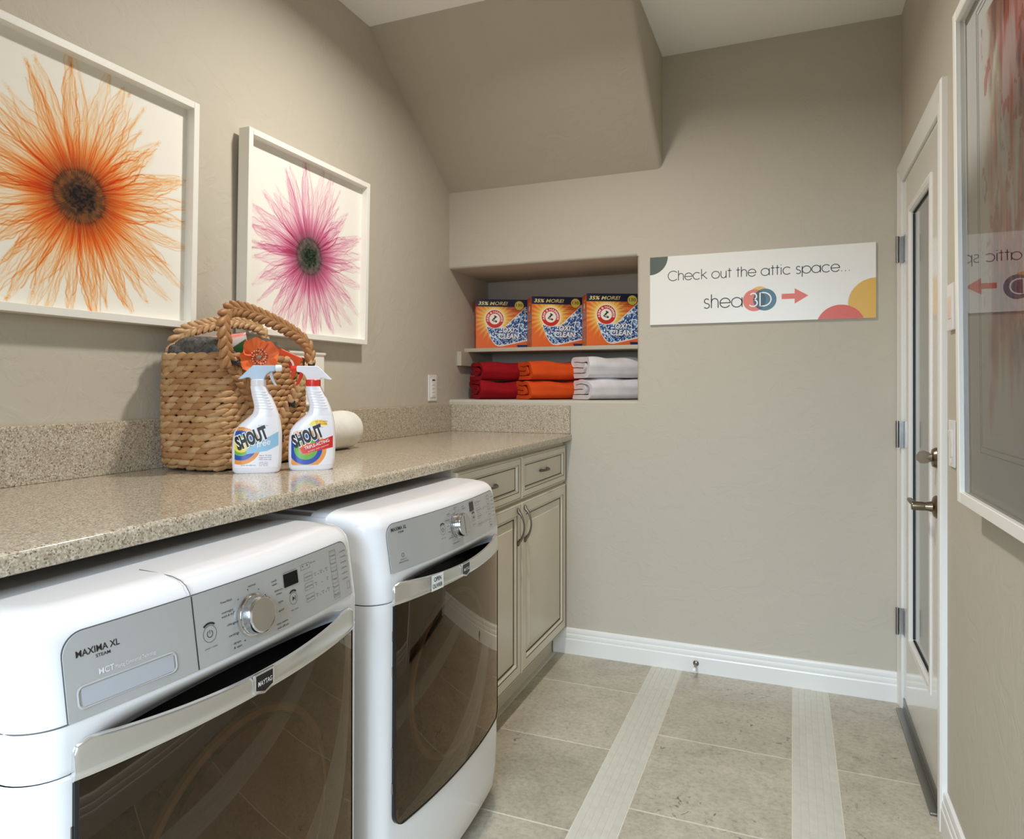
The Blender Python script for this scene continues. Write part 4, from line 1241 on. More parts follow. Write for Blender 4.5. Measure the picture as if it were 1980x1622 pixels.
appliance('washing_machine', 'white front-load washer with dispenser drawer, beside the dryer', -2.262, True)
appliance('clothes_dryer', 'white front-load dryer with an open sticker, next to the cabinet', -1.520, False)

# ------------------------------------------------------------------ detergent boxes on the shelf
BXW, BXH, BXD = .277, .262, .128
def detergent_art():
    k = Ink(200, 190, BXW, BXH, (228, 106, 44))
    # warm burst behind the round logo
    cx, cy = BXW * .36, BXH * .60
    R = np.hypot(k.X - cx, k.Y - cy); A_ = np.arctan2(k.Y - cy, k.X - cx)
    rays = .5 + .5 * np.sin(A_ * 26)
    k.mix(np.clip(sstep(.125, .04, R * (1.25 - .35 * rays)), 0, 1) * .9, (246, 214, 96))
    k.mix(sstep(.07, .04, R), (252, 238, 170))
    # blue crystals sweep, lower right
    top = cy - BXH * .12 + (k.X - BXW * .2) * .0
    curve = BXH * .42 + np.maximum(0, k.X - BXW * .55) * .95 + np.maximum(0, BXW * .34 - k.X) * .12
    low = BXH * .07 + BXH * .36 * np.clip((BXW * .46 - k.X) / (BXW * .25), 0, 1) ** 2.4 + np.maximum(0, k.X - BXW * .5) * .22
    inside = sstep(curve + .002, curve - .002, k.Y) * sstep(low - .002, low + .002, k.Y) * sstep(BXW * .2, BXW * .215, k.X)
    edge = sstep(curve + .008, curve + .003, k.Y) * sstep(low - .008, low - .003, k.Y) * sstep(BXW * .185, BXW * .2, k.X)
    k.mix(edge, (244, 240, 232))
    n = vnoise(200, 190, 34, 30, 3); n2 = vnoise(200, 190, 60, 56, 5)
    k.mix(inside, (52, 96, 164)); k.mix(inside * sstep(.52, .6, n), (150, 186, 216)); k.mix(inside * sstep(.62, .68, n2), (226, 236, 242)); k.mix(inside * sstep(.36, .30, n2), (24, 48, 104))
    # navy band with the offer
    k.mix(sstep(BXH * .848, BXH * .852, k.Y), (26, 24, 62))
    k.disc(BXW * .835, BXH * .878, .0255, (60, 44, 20)); k.disc(BXW * .835, BXH * .878, .0238, (246, 222, 92))
    # round logo
    k.disc(cx, cy, .0510, (250, 244, 232)); k.disc(cx, cy, .0480, (206, 44, 34)); k.disc(cx, cy, .0285, (250, 244, 232))
    # flexed arm with hammer, plain strokes
    def stroke(a, b, w_, rgb):
        a = np.array(a); b = np.array(b); d = b - a; L = (d ** 2).sum()
        t = np.clip(((k.X - cx - a[0]) * d[0] + (k.Y - cy - a[1]) * d[1]) / L, 0, 1)
        k.mix(k.sd(np.hypot(k.X - cx - a[0] - t * d[0], k.Y - cy - a[1] - t * d[1]) - w_), rgb)
    stroke((.008, -.013), (-.010, -.006), .0050, (52, 40, 40)); stroke((-.010, -.006), (.002, .008), .0042, (52, 40, 40)); stroke((-.006, .004), (.010, .014), .0014, (40, 34, 34)); stroke((.000, .016), (.008, .010), .0034, (30, 26, 28)); stroke((.002, -.010), (-.007, -.005), .0020, (240, 222, 200))
    # corner flag
    k.mix(sstep(BXW * .80, BXW * .82, k.X + .3 * k.Y) * sstep(BXH * .085, BXH * .075, k.Y) * sstep(BXH * .018, BXH * .026, k.Y), (26, 40, 96))
    return k
DET = detergent_art()
def detergent_side():
    k = Ink(60, 120, BXD, BXH, (222, 100, 42))
    k.mix(sstep(BXH * .80, BXH * .30, k.Y) * .25, (246, 190, 90))
    k.disc(BXD * .5, BXH * .78, .030, (244, 226, 190)); k.disc(BXD * .5, BXH * .78, .027, (206, 60, 40)); k.disc(BXD * .5, BXH * .78, .016, (244, 232, 214))
    n = vnoise(60, 120, 20, 40, 9)
    k.mix(sstep(.5, .6, n) * sstep(BXH * .58, BXH * .60, k.Y) * sstep(BXH * .70, BXH * .66, k.Y), (120, 160, 190))
    for z in (.52, .36): k.mix(sstep(.0025, .001, np.abs(k.Y - BXH * z)), (40, 34, 60))
    for i in range(14): k.mix(sstep(.0018, .0008, np.abs(k.Y - BXH * (.32 - i * .02))) * (vnoise(60, 120, 18, 1, i) > .35), (150, 70, 36))
    return k
DSIDE = detergent_side()
M_CARTON = mat('orange_carton', (224, 104, 44), .42)
M_YELL = mat('yellow_ink', (250, 230, 140), .45)
M_NAVY = mat('navy_ink', (28, 30, 84), .45)
M_SAGE = attr_mat('carton_print', .4, .4)
def detergent_box(x, y, rot, label):
    t = thing('detergent_box', label, 'box', (x, y, 1.4602), rot, 'detergent boxes on the niche shelf')
    MB().box(0, BXW, 0, BXD, 0, BXH, .0012, 1).build('carton', M_CARTON, t, world=False)
    f = lambda off: (lambda a, b: (a, -.0006 - off * .00012, b))
    DET.build('front_print', lambda a, b: (a, -.0005, b), M_SAGE, t, world=False)
    DSIDE.build('side_print', lambda a, b: (-.0005, BXD - a, b), M_SAGE, t, world=False)
    mb = MB(); put_text(mb, '35% MORE!', .012, BXH * .885, .158, f(2), height=.0185, bold=.016, shear=.25); mb.build('offer_lettering', M_YELL, t, smooth=False, world=False)['kind'] = 'stuff'
    mb = MB(); put_text(mb, '130', BXW * .835, BXH * .857, .034, f(2), height=.0165, bold=.01, center=True); mb.build('count_lettering', M_INK, t, smooth=False, world=False)['kind'] = 'stuff'
    # lettering round the ring
    cx, cy = BXW * .36, BXH * .60; mb = MB(); v, fc = text2d('ARM & HAMMER', .012); wd = max(p[0] for p in v)
    out = []
    for a, b in v:
        th = math.radians(205 - 230 * a / wd); r = .0325 + b / .73 * .0115
        out.append(f(2)(cx + r * math.cos(th), cy + r * math.sin(th)))
    mb.add(out, fc); mb.build('logo_lettering', M_WHITEINK, t, smooth=False, world=False)['kind'] = 'stuff'
    for m, bo, l in ((M_NAVY, .075, 2), (M_WHITEINK, .026, 3)):
        mb = MB(); put_text(mb, 'OXI', BXW * .52, BXH * .335, .060, f(l), height=.026, bold=bo, shear=.12); put_text(mb, 'CLEAN', BXW * .445, BXH * .205, .105, f(l), height=.028, bold=bo, shear=.12)
        mb.build('brand_lettering', m, t, smooth=False, world=False)['kind'] = 'stuff'
    mb = MB(); put_text(mb, 'Stain Fighters', BXW * .52, BXH * .148, .083, f(3), height=.0115, bold=.006, rot=.12); put_text(mb, 'Plus', BXW * .30, BXH * .31, .034, f(3), height=.013, bold=.01, rot=.05)
    for i, w_ in enumerate((.050, .058, .040, .052)): put_text(mb, ('keeps whites bright', 'works in cold water', 'fresh scent', 'value size')[i], BXW * .60, BXH * (.785 - i * .04), w_, f(3), height=.0042)
    mb.build('fine_lettering', M_NAVY, t, smooth=False, world=False)['kind'] = 'stuff'
    return t
detergent_box(.058, .196, math.radians(29), 'orange detergent box beside the left end wall of the niche')
detergent_box(.372, .200, math.radians(31), 'orange detergent box between the two other boxes')
detergent_box(.664, .198, math.radians(26), 'orange detergent box cut off by the right edge of the niche')

# ------------------------------------------------------------------ folded towels in the niche
def cloth_mat(name, rgb, sc=420):
    return mat(name, rgb, .9, spec=.15, bump=(sc, .55, .0016), noise=(14, tuple(int(v * .90) for v in rgb), .3))
def ribbon(path, th):
    """thick ribbon outline around a 2D centre line -> left, right point lists"""
    P_ = [Vector(p) for p in path]; n = len(P_); L, R_2 = [], []
    for i in range(n):
        d = (P_[min(i + 1, n - 1)] - P_[max(i - 1, 0)]).normalized(); nn = Vector((-d.y, d.x)) * th / 2
        L.append(P_[i] + nn); R_2.append(P_[i] - nn)
    return L, R_2
def fold_path(D, Hh, th, rnd, jit=.0):
    t = Hh / 4
    def ln(a, b, n): return [(a[0] + (b[0] - a[0]) * i / n, a[1] + (b[1] - a[1]) * i / n) for i in range(n)]
    def ac(cx, cy, r0, a0, a1, n, fx=1.0): return [(cx + fx * r0 * math.cos(math.radians(a0 + (a1 - a0) * i / n)), cy + r0 * math.sin(math.radians(a0 + (a1 - a0) * i / n))) for i in range(n)]
    e0, e1, e2 = D * rnd.uniform(.44, .5), D * rnd.uniform(.44, .5), D * rnd.uniform(.40, .48)
    ro, ri = Hh / 2 - t / 2, t / 2
    xo = -D / 2 + ro; xi = -D / 2 + ro + t * 1.2
    p = ln((e0, t / 2), (xo, t / 2), 10) + ac(xo, Hh / 2, ro, 270, 90, 14) + ln((xo, Hh - t / 2), (e1 - t / 2, Hh - t / 2), 10)
    p += ac(e1 - t / 2, Hh - t, t / 2, 90, -90, 8) + ln((e1 - t / 2, Hh - 1.5 * t), (xi, Hh - 1.5 * t), 8) + ac(xi, Hh / 2, t / 2, 90, 270, 8) + ln((xi, 1.5 * t), (e2, 1.5 * t), 8) + [(e2, 1.5 * t)]
    return p
def towel(name, label, x, y, z, rot, L, D, Hh, m, seed, group, sag=.006):
    t = thing(name, label, 'towel', (x, y, z), rot, group)
    rnd = random.Random(seed); th = Hh / 4 * .84
    A_, B_ = ribbon(fold_path(D, Hh, th, rnd), th)
    n = len(A_); loop = A_ + list(reversed(B_)); k = len(loop); nx = 16
    ph = [rnd.uniform(0, 6) for _ in range(6)]
    mb = MB(); vs_ = []
    for i in range(nx + 1):
        q = i / nx; xx = -L / 2 + L * q
        for j_, p in enumerate(loop):
            n_ = k; yy, zz = p
            e = min(q, 1 - q) * nx
            grow = 1.0 - .018 * max(0, 1.2 - e)
            hgt = zz / Hh
            dz = hgt * (.004 * math.sin(xx * 31 + ph[0]) + .003 * math.sin(yy * 45 + ph[1] + xx * 17) - sag * math.sin(PI * q) * .5)
            dy = .0045 * math.sin(xx * 23 + ph[2] + zz * 40) + .003 * math.sin(zz * 120 + ph[3])
            dx_ = .006 * math.sin(yy * 26 + ph[4] + zz * 30) - .0035 * abs(j_ / n_ - .5) * 0
            vs_.append((xx + dx_, yy * grow + dy, max(0.0004, zz + dz)))
    fs = []
    for i in range(nx):
        for j in range(k):
            q = (j + 1) % k; fs.append((i * k + j, i * k + q, (i + 1) * k + q, (i + 1) * k + j))
    for b in (0, nx * k):
        for j in range(n - 1): fs.append((b + j, b + j + 1, b + k - 2 - j, b + k - 1 - j))
    mb.add(vs_, fs)
    o = mb.build('folded_cloth', m, t, world=False, sharp=60, wn=False)
    return t
TZ = NZ0 + .0006
M_TR, M_TO, M_TW = cloth_mat('red_terry', (160, 24, 34)), cloth_mat('orange_terry', (226, 84, 32)), cloth_mat('white_terry', (234, 231, 233))
a = math.radians(44)
for i in range(2):
    pos = ['lower', 'upper'][i]
    towel('folded_towel', 'crimson folded towel, %s of its pair, beside the left niche wall' % pos, .198, .205, TZ + i * .0965, a, .28, .185, .0960, M_TR, 20 + i, 'folded towels in the niche')
    towel('folded_towel', 'orange folded towel, %s of its pair, between red and white towels' % pos, .485 + i * .010, .235, TZ + i * .0965, a, .36, .185, .0960, M_TO, 30 + i, 'folded towels in the niche')
    towel('folded_towel', 'white folded towel, %s of its pair, at the right end of the niche' % pos, .763, .225, TZ + i * .1035, a - .02, .29, .190, .1030, M_TW, 43 + i * 3, 'folded towels in the niche', sag=-.004)

# ------------------------------------------------------------------ woven basket on the counter
BX0, BX1, BY0, BY1, BZ0, BZ1, BR = .040, .252, -1.792, -1.412, CT + .0005, 1.343, .055
bk = thing('woven_basket', 'woven straw basket with two braided handles on the countertop', 'basket', ((BX0 + BX1) / 2, (BY0 + BY1) / 2, CT))
def rrect(s_, x0, x1, y0, y1, r):
    """point and outward normal at arc length s_ along a rounded rectangle, counter clockwise from the front right corner"""
    segs = [('l', (x0 + r, y0), (x1 - r, y0), (0, -1)), ('a', (x1 - r, y0 + r), -90), ('l', (x1, y0 + r), (x1, y1 - r), (1, 0)), ('a', (x1 - r, y1 - r), 0), ('l', (x1 - r, y1), (x0 + r, y1), (0, 1)), ('a', (x0 + r, y1 - r), 90), ('l', (x0, y1 - r), (x0, y0 + r), (-1, 0)), ('a', (x0 + r, y0 + r), 180)]
    for g in segs:
        Lg = (Vector(g[1]) - Vector(g[2])).length if g[0] == 'l' else PI / 2 * r
        if s_ <= Lg + 1e-9:
            t = s_ / Lg
            if g[0] == 'l':
                p = Vector(g[1]).lerp(Vector(g[2]), t); return p, Vector(g[3])
            a = math.radians(g[2] + 90 * t); n = Vector((math.cos(a), math.sin(a))); return Vector(g[1]) + n * r, n
        s_ -= Lg
    return rrect(0, x0, x1, y0, y1, r)
PERI = 2 * ((BX1 - BX0 - 2 * BR) + (BY1 - BY0 - 2 * BR)) + 2 * PI * BR
def straw(name, a, b):
    m, nt, bs = node_mat(name)
    oi = nt.nodes.new('ShaderNodeObjectInfo'); tc = nt.nodes.new('ShaderNodeTexCoord'); g = nt.nodes.new('ShaderNodeNewGeometry')
    c0 = ramp(nt, oi.outputs['Random'], [(.0, a), (.35, (186, 144, 96)), (.7, (204, 168, 120)), (1.0, b)])
    n1 = noise_node(nt, g.outputs['Position'], 38, 3)
    c = mixc(nt, n1.outputs['Fac'], c0, (148, 100, 62)); 
    nt.nodes[-1].inputs[0].default_value = .5
    w_ = nt.nodes.new('ShaderNodeTexWave'); w_.inputs['Scale'].default_value = 2.6; w_.bands_direction = 'Z'; w_.inputs['Distortion'].default_value = 3
    nt.links.new(tc.outputs['Generated'], w_.inputs['Vector'])
    bp = nt.nodes.new('ShaderNodeBump'); bp.inputs['Strength'].default_value = .35; bp.inputs['Distance'].default_value = .001
    nt.links.new(w_.outputs['Fac'], bp.inputs['Height']); nt.links.new(bp.outputs[0], bs.inputs['Normal'])
    nt.links.new(c, bs.inputs['Base Color']); bs.inputs['Roughness'].default_value = .5; bs.inputs['Specular IOR Level'].default_value = .35
    return m
M_STRAW = straw('water_hyacinth', (168, 122, 78), (222, 190, 142))
M_STRAWD = mat('dark_straw', (96, 66, 40), .8)  # dark brown lining of the basket
M_TIE = mat('dark_cord', (34, 24, 20), .6)
# inner shell
mb = MB(); ns = 56; zs = [BZ0 + .004, BZ0 + .02, BZ1 - .006]
ins = .010
def shell_row(z, k): return [((rrect(PERI * i / ns, BX0, BX1, BY0, BY1, BR)[0] - rrect(PERI * i / ns, BX0, BX1, BY0, BY1, BR)[1] * k).x, (rrect(PERI * i / ns, BX0, BX1, BY0, BY1, BR)[0] - rrect(PERI * i / ns, BX0, BX1, BY0, BY1, BR)[1] * k).y, z) for i in range(ns)]
rows = [shell_row(zs[0], ins + .02), shell_row(zs[1], ins), shell_row(zs[2], ins), shell_row(zs[2], ins + .006), shell_row(zs[1], ins + .008)]
vs_ = [p for r in rows for p in r]; fs = []
for j in range(len(rows) - 1):
    for i in range(ns): fs.append((j * ns + i, j * ns + (i + 1) % ns, (j + 1) * ns + (i + 1) % ns, (j + 1) * ns + i))
fs.append(tuple(range(ns))); fs.append(tuple((len(rows) - 1) * ns + i for i in range(ns)))
mb.add(vs_, fs); mb.build('inner_shell', M_STRAWD, bk)
# one plump strand, shared by all
def strand_mesh(L, Hh, D):
    vs_, fs = [], []; n, k = 8, 5
    prof = [(-.5, .10), (-.32, .74), (0, 1.0), (.30, .80), (.5, .16)]
    for x, r in prof:
        for j in range(n):
            a = 2 * PI * j / n
            vs_.append((x * L, math.cos(a) * D / 2 * r, math.sin(a) * Hh / 2 * r + x * Hh * .42))
    for i in range(k - 1):
        for j in range(n): fs.append((i * n + j, i * n + (j + 1) % n, (i + 1) * n + (j + 1) % n, (i + 1) * n + j))
    fs.append(tuple(range(n - 1, -1, -1))); fs.append(tuple((k - 1) * n + j for j in range(n)))
    return vs_, fs
NROW = 19; RH = (BZ1 - BZ0) / NROW; SL = .0335; NS_ = int(PERI / SL * 1.0)
SVv, SFf = strand_mesh(SL * 1.55, RH * 1.30, .017)
sm = bpy.data.meshes.new('strand'); sm.from_pydata(SVv, [], SFf); sm.materials.append(M_STRAW)
for p in sm.polygons: p.use_smooth = True
items = []
rb = random.Random(5)
camx, camy = cam.location.x, cam.location.y
for r in range(NROW):
    z = BZ0 + RH * (r + .5)
    for i in range(NS_):
        s_ = (PERI * (i + (.5 if r % 2 else 0) + rb.uniform(-.1, .1)) / NS_) % PERI
        p, n = rrect(s_, BX0, BX1, BY0, BY1, BR)
        tuck = .010 if r == 0 else 0.0
        bulge = .004 * math.sin(PI * (r + .5) / NROW)
        q = p + n * (bulge - tuck - .004)
        ang = math.atan2(n.y, n.x) + PI / 2
        vis = (camx - q.x) * n.x + (camy - q.y) * n.y
        hid = 0
        if n.x > .7 and z < 1.24 and (-1.78 < q.y < -1.70 or -1.60 < q.y < -1.53): hid = 1
        items.append((vis > .05 and not hid, vis, q.x, q.y, z + rb.uniform(-.0012, .0012) + (.0055 if r == 0 else 0), ang, rb.uniform(.9, 1.12), rb.uniform(-.12, .12)))
vis = sorted([k for k in items if k[0]], key=lambda k: -k[1])
chosen = vis[:285]; chosen_ids = set(id(k) for k in chosen)
def strand_M(k): return Matrix.Translation((k[2], k[3], k[4])) @ Matrix.Rotation(k[5], 4, 'Z') @ Matrix.Rotation(k[7], 4, 'Y') @ Matrix.Scale(k[6], 4)
off = Matrix.Translation(-bk.location)
for k in chosen:
    o = bpy.data.objects.new('strand', sm); COL.objects.link(o); o.parent = bk
    o.matrix_local = off @ strand_M(k)
mb = MB()
for k in items:
    if id(k) in chosen_ids: continue
    M_ = strand_M(k); mb.add([M_ @ Vector(v) for v in SVv], SFf)
tag(mb.build('woven_strands', M_STRAW, bk, wn=False, sharp=180), kind='stuff')
# braided handles: two rows of slanted leaves round a core
def braid(mb, pts, w_, face):
    """pts: path; face: approximate outward direction"""
    P_ = [Vector(p) for p in pts]; d = [0.0]
    for a, b in zip(P_, P_[1:]): d.append(d[-1] + (b - a).length)
    Ltot = d[-1]
    def at(s_):
        for i in range(len(d) - 1):
            if s_ <= d[i + 1] or i == len(d) - 2:
                t = (s_ - d[i]) / max(1e-9, d[i + 1] - d[i]); return P_[i].lerp(P_[i + 1], t), (P_[min(i + 2, len(P_) - 1)] - P_[max(i - 1, 0)]).normalized()
    mb.tube(P_, w_ * .30, 8)
    step = w_ * .80; n = int(Ltot / step)
    for i in range(n):
        for side in (-1, 1):
            s_ = (i + (.25 if side > 0 else .75)) * Ltot / n
            c, tdir = at(min(s_, Ltot)); f = Vector(face); f = (f - tdir * f.dot(tdir)).normalized(); lat = tdir.cross(f)
            dirv = (tdir * .82 + lat * side * -.62).normalized()
            up = f; sd = dirv.cross(up)
            o = c + lat * side * w_ * .24
            for ff in (1, -1):
                vs2 = []
                for v in SVv:
                    a, b, e = v[0] / (SL * 1.55), v[1] / .017, v[2] / (RH * 1.3)
                    e2 = e - a * .42
                    vs2.append(o + dirv * a * w_ * 1.55 + up * (b * w_ * .50 + ff * w_ * .08) + sd * e2 * w_ * .70)
                mb.add(vs2, SFf)
def arch(x, ya, yb, zt, zend0, zend1, bulge):
    """handle path from rim to rim at depth x"""
    pts = []
    n = 26
    for i in range(n + 1):
        t = i / n; a = PI * (1 - t)
        yy = (ya + yb) / 2 + (yb - ya) / 2 * math.copysign(abs(math.cos(a)) ** .75, math.cos(a)); zz = BZ1 - .02 + (zt - BZ1 + .02) * math.sin(a) ** .8
        pts.append((x + bulge * math.sin(a), yy, zz))
    return pts
def smooth_path(P_, n=5):
    out = []
    for i in range(len(P_) - 1):
        a, b, c, d = (Vector(P_[max(0, min(len(P_) - 1, q))]) for q in (i - 1, i, i + 1, i + 2))
        for k in range(n):
            t = k / n
            out.append(.5 * (2 * b + (c - a) * t + (2 * a - 5 * b + 4 * c - d) * t * t + (-a + 3 * b - 3 * c + d) * t ** 3))
    return out + [Vector(P_[-1])]
f1 = smooth_path([(BX1 + .012, -1.762, 1.305), (BX1 + .012, -1.767, 1.345), (BX1 + .008, -1.769, 1.395), (BX1 + .002, -1.765, 1.425), (BX1 - .004, -1.748, 1.450), (BX1 - .010, -1.715, 1.463), (BX1 - .012, -1.669, 1.463), (BX1 - .010, -1.609, 1.452), (BX1 - .004, -1.546, 1.434), (BX1, -1.483, 1.411), (BX1 + .006, -1.442, 1.385), (BX1 + .010, -1.430, 1.355), (BX1 + .012, -1.434, 1.318)])
mb = MB(); braid(mb, f1, .030, (1, 0, 0)); mb.build('handle', M_STRAW, bk, wn=False, sharp=180)['label'] = 'front braided handle'
mb = MB(); braid(mb, [(BX1 + .010, -1.750 + .20 * t, 1.322 - .245 * t) for t in [i / 12 for i in range(13)]], .028, (1, 0, 0)); mb.build('handle_strap', M_STRAW, bk, wn=False, sharp=180)
mb = MB(); braid(mb, [(BX1 + .014, -1.428 - .165 * t, 1.322 - .20 * t) for t in [i / 10 for i in range(11)]], .028, (1, 0, 0)); mb.build('handle_strap', M_STRAW, bk, wn=False, sharp=180)
f2 = smooth_path([(.062, -1.752, 1.345), (.066, -1.742, 1.384), (.07, -1.714, 1.408), (.07, -1.660, 1.426), (.07, -1.593, 1.441), (.07, -1.522, 1.450), (.07, -1.457, 1.446), (.07, -1.418, 1.428), (.068, -1.408, 1.39), (.066, -1.412, 1.345)])
mb = MB(); braid(mb, f2, .028, (1, 0, .2)); mb.build('handle', M_STRAW, bk, wn=False, sharp=180)['label'] = 'rear braided handle'
for (y, z, w_) in ((-1.742, 1.318, .030), (-1.436, 1.318, .028), (-1.525, 1.205, .030), (-1.575, 1.110, .030)):
    mb = MB()
    for q in range(4): mb.tube([(BX1 + .020 + .006 * math.sin(PI * i / 6), y - w_ / 2 + w_ * i / 6, z + q * .004 - .006 + .003 * math.sin(i + q)) for i in range(7)], .0022, 6)
    tag(mb.build('cord_tie', M_TIE, bk), kind='stuff')

# ------------------------------------------------------------------ things in the basket
def rumpled(name, label, cx, cy, cz, rx, ry, rz_, m, seed):
    t = thing(name, label, 'towel', (cx, cy, cz), 0, 'grey towels stuffed in the basket'); rnd = random.Random(seed)
    ph = [rnd.uniform(0, 6) for _ in range(10)]
    mb = MB(); nu, nv = 72, 36; pts = []
    for j in range(nv + 1):
        th = PI * j / nv
        for i in range(nu):
            a = 2 * PI * i / nu
            d = Vector((math.sin(th) * math.cos(a), math.sin(th) * math.sin(a), math.cos(th)))
            q = [abs(math.sin(d.x * 3.1 + d.y * 2.3 + ph[0] + 1.4 * math.sin(d.y * 3 + ph[1]))), abs(math.sin(d.y * 3.7 - d.z * 3.9 + ph[2] + 1.2 * math.sin(d.x * 4 + ph[3]))), abs(math.sin(d.z * 4.4 + d.x * 2.7 + ph[4]))]
            f = .70 + .18 * q[0] ** .4 + .17 * q[1] ** .4 + .08 * q[2] ** .5
            sx = math.copysign(abs(d.x) ** .72, d.x); sy = math.copysign(abs(d.y) ** .72, d.y); sz = math.copysign(abs(d.z) ** .8, d.z)
            pts.append((sx * rx * f, sy * ry * f, sz * rz_ * f))
    fs = [(j * nu + i, j * nu + (i + 1) % nu, (j + 1) * nu + (i + 1) % nu, (j + 1) * nu + i) for j in range(nv) for i in range(nu)]
    mb.add(pts, fs); mb.build('cloth', m, t, world=False, sharp=180, wn=False)
M_TG = mat('grey_terry', (112, 108, 100), .95, spec=.1, bump=(240, 1.0, .004), noise=(80, (72, 72, 70), .2))
rumpled('grey_towel', 'charcoal towel bunched up over the left rim of the basket', .135, -1.722, 1.330, .088, .062, .056, M_TG, 3)
rumpled('grey_towel', 'charcoal towel tucked under the right end of the basket handle', .105, -1.462, 1.348, .056, .046, .052, M_TG, 8)
# soft detergent pouch
k = Ink(60, 70, .13, .16, (206, 192, 186))
k.poly([(0, .16), (.13, .16), (.13, .152), (0, .138)], (224, 128, 118)); k.poly([(0, .10), (.05, .115), (.05, .06), (0, .045)], (40, 66, 150)); k.poly([(.066, .11), (.128, .142), (.128, .085), (.075, .055)], (38, 84, 44)); k.disc(.1, .095, .010, (222, 206, 150))
k.poly([(.02, .06), (.07, .075), (.07, .03), (.02, .02)], (60, 110, 190)); k.poly([(.0, .03), (.13, .05), (.13, .0), (.0, .0)], (236, 232, 224))
t = thing('detergent_pouch', 'soft patterned detergent pouch standing in the basket behind the flower', 'pouch', (.140, -1.622, 1.243), math.radians(44))
t.rotation_euler = (0, math.radians(-9), math.radians(44))
def pillow(a, b, s_=-1):
    u, v = a / .13 * 2 - 1, b / .16 * 2 - 1
    return (a - .065, s_ * .020 * max(0, 1 - u ** 4) ** .5 * max(0, 1 - v ** 4) ** .5, b)
k.build('front', lambda a, b: pillow(a, b, -1), attr_mat('pouch_film', .3, .5), t, world=False)
k.build('back', lambda a, b: pillow(a, b, 1), attr_mat('pouch_film', .3, .5), t, world=False)
# tilted orange carton
t = thing('detergent_carton', 'orange carton lying tilted in the basket beside the flower', 'carton', (.206, -1.520, 1.330), math.radians(45))
t.rotation_euler = (0, math.radians(24), math.radians(48))
MB().box(-.065, .065, -.030, .030, -.05, .040, .002, 1).build('carton', mat('vermilion_carton', (226, 84, 40), .4), t, world=False)
mb = MB(); mb.add([(a, -.0306, b) for a, b in disc(.030, .0, .024, 28)], [tuple(range(28))]); mb.build('round_label', M_WHITEINK, t, smooth=False, world=False)
mb = MB(); mb.add([(a, -.0310, b) for a, b in disc(.030, .0, .018, 28)], [tuple(range(28))]); mb.build('round_label_core', mat('red_ink', (196, 48, 38), .4), t, smooth=False, world=False)
mb = MB(); mb.add([(a, -.0307, b) for a, b in ((-.028, .018), (-.016, .018), (-.016, .030), (-.028, .030))], [(0, 1, 2, 3)]); mb.build('small_label', mat('pale_blue_ink', (150, 160, 190), .4), t, smooth=False, world=False)
# paper flower clipped on the rim
t = thing('fabric_flower', 'orange fabric poppy with a black dotted centre clipped to the basket', 'flower', (BX1 + .026, -1.668, 1.334))
t.rotation_euler = (math.radians(84), 0, math.radians(55))
M_PETAL = mat('orange_petal', (226, 92, 40), .6, noise=(40, (238, 126, 62), .3))
for q in range(4):
    mb = MB(); n1, n2 = 14, 10; a0 = 2 * PI * q / 4 + .5
    def pet(u, v):
        a = a0 + (u - .5) * 2.0; r = .003 + .050 * v * (1 - .30 * (abs(u - .5) * 2) ** 2.2 + .05 * math.sin(u * 19 + q * 2))
        return (r * math.cos(a), r * math.sin(a), .006 + .016 * v * v + .005 * math.sin(u * 13 + q) * v * v + .003 * (q % 2))
    mb.grid(pet, [i / n1 for i in range(n1 + 1)], [i / n2 for i in range(n2 + 1)]); mb.build('petal', M_PETAL, t, world=False)
MB().lathe([(.0, .010), (.006, .011), (.007, .015), (.004, .019), (.0, .020)], 14).build('flower_eye', mat('flower_eye', (150, 140, 120), .6), t, world=False)
mb, mc = MB(), MB()
for q in range(46):
    a = q * 2.399; r = .007 + .015 * math.sqrt(q / 46); s_ = .0017 if q % 2 == 0 else .0012
    (mc if q % 2 else mb).lathe([(.0, -s_), (s_, -s_ * .4), (s_, s_ * .4), (.0, s_)], 6, Matrix.Translation((r * math.cos(a), r * math.sin(a), .015 + .002 * (q % 3))))
tag(mb.build('stamens', M_INK, t, world=False), kind='stuff'); tag(mc.build('stamen_tips', M_WHITEINK, t, world=False), kind='stuff')

# ------------------------------------------------------------------ spray bottles
BOT = [(0, -.0545, .0515), (.002, -.0570, .0545), (.008, -.0600, .0575), (.03, -.0612, .0595), (.06, -.0612, .0605), (.09, -.0592, .0606), (.105, -.0560, .0602), (.115, -.0505, .0592), (.125, -.0420, .0580), (.135, -.0305, .0562), (.145, -.0185, .0540), (.152, -.0115, .0522), (.160, -.0082, .0495), (.170, -.0072, .0460), (.180, -.0090, .0418), (.190, -.0115, .0377), (.200, -.0135, .0328), (.210, -.0150, .0280), (.218, -.0165, .0242), (.222, -.0172, .0220)]
def bot_at(z):
    for (z0, a0, b0), (z1, a1, b1) in zip(BOT, BOT[1:]):
        if z <= z1: t = (z - z0) / (z1 - z0); return a0 + (a1 - a0) * t, b0 + (b1 - b0) * t
    return BOT[-1][1], BOT[-1][2]
def bot_depth(z): return .0285 * (1 - .10 * sstep(.0, .012, .012 - z)) * (1 - .33 * float(sstep(.10, .222, z))) 
def bot_front(x, z, off=0.0):
    l, r = bot_at(z); c, w_ = (l + r) / 2, (r - l) / 2
    q = min(1.0, abs((x - c) / w_)); n = 3.2
    return (x, -bot_depth(z) * max(0.0, 1 - q ** n) ** (1 / n) - off, z)
M_BOT = mat('bottle_plastic', (236, 235, 240), .2, spec=.5)
M_LAB = attr_mat('bottle_label', .3, .5)
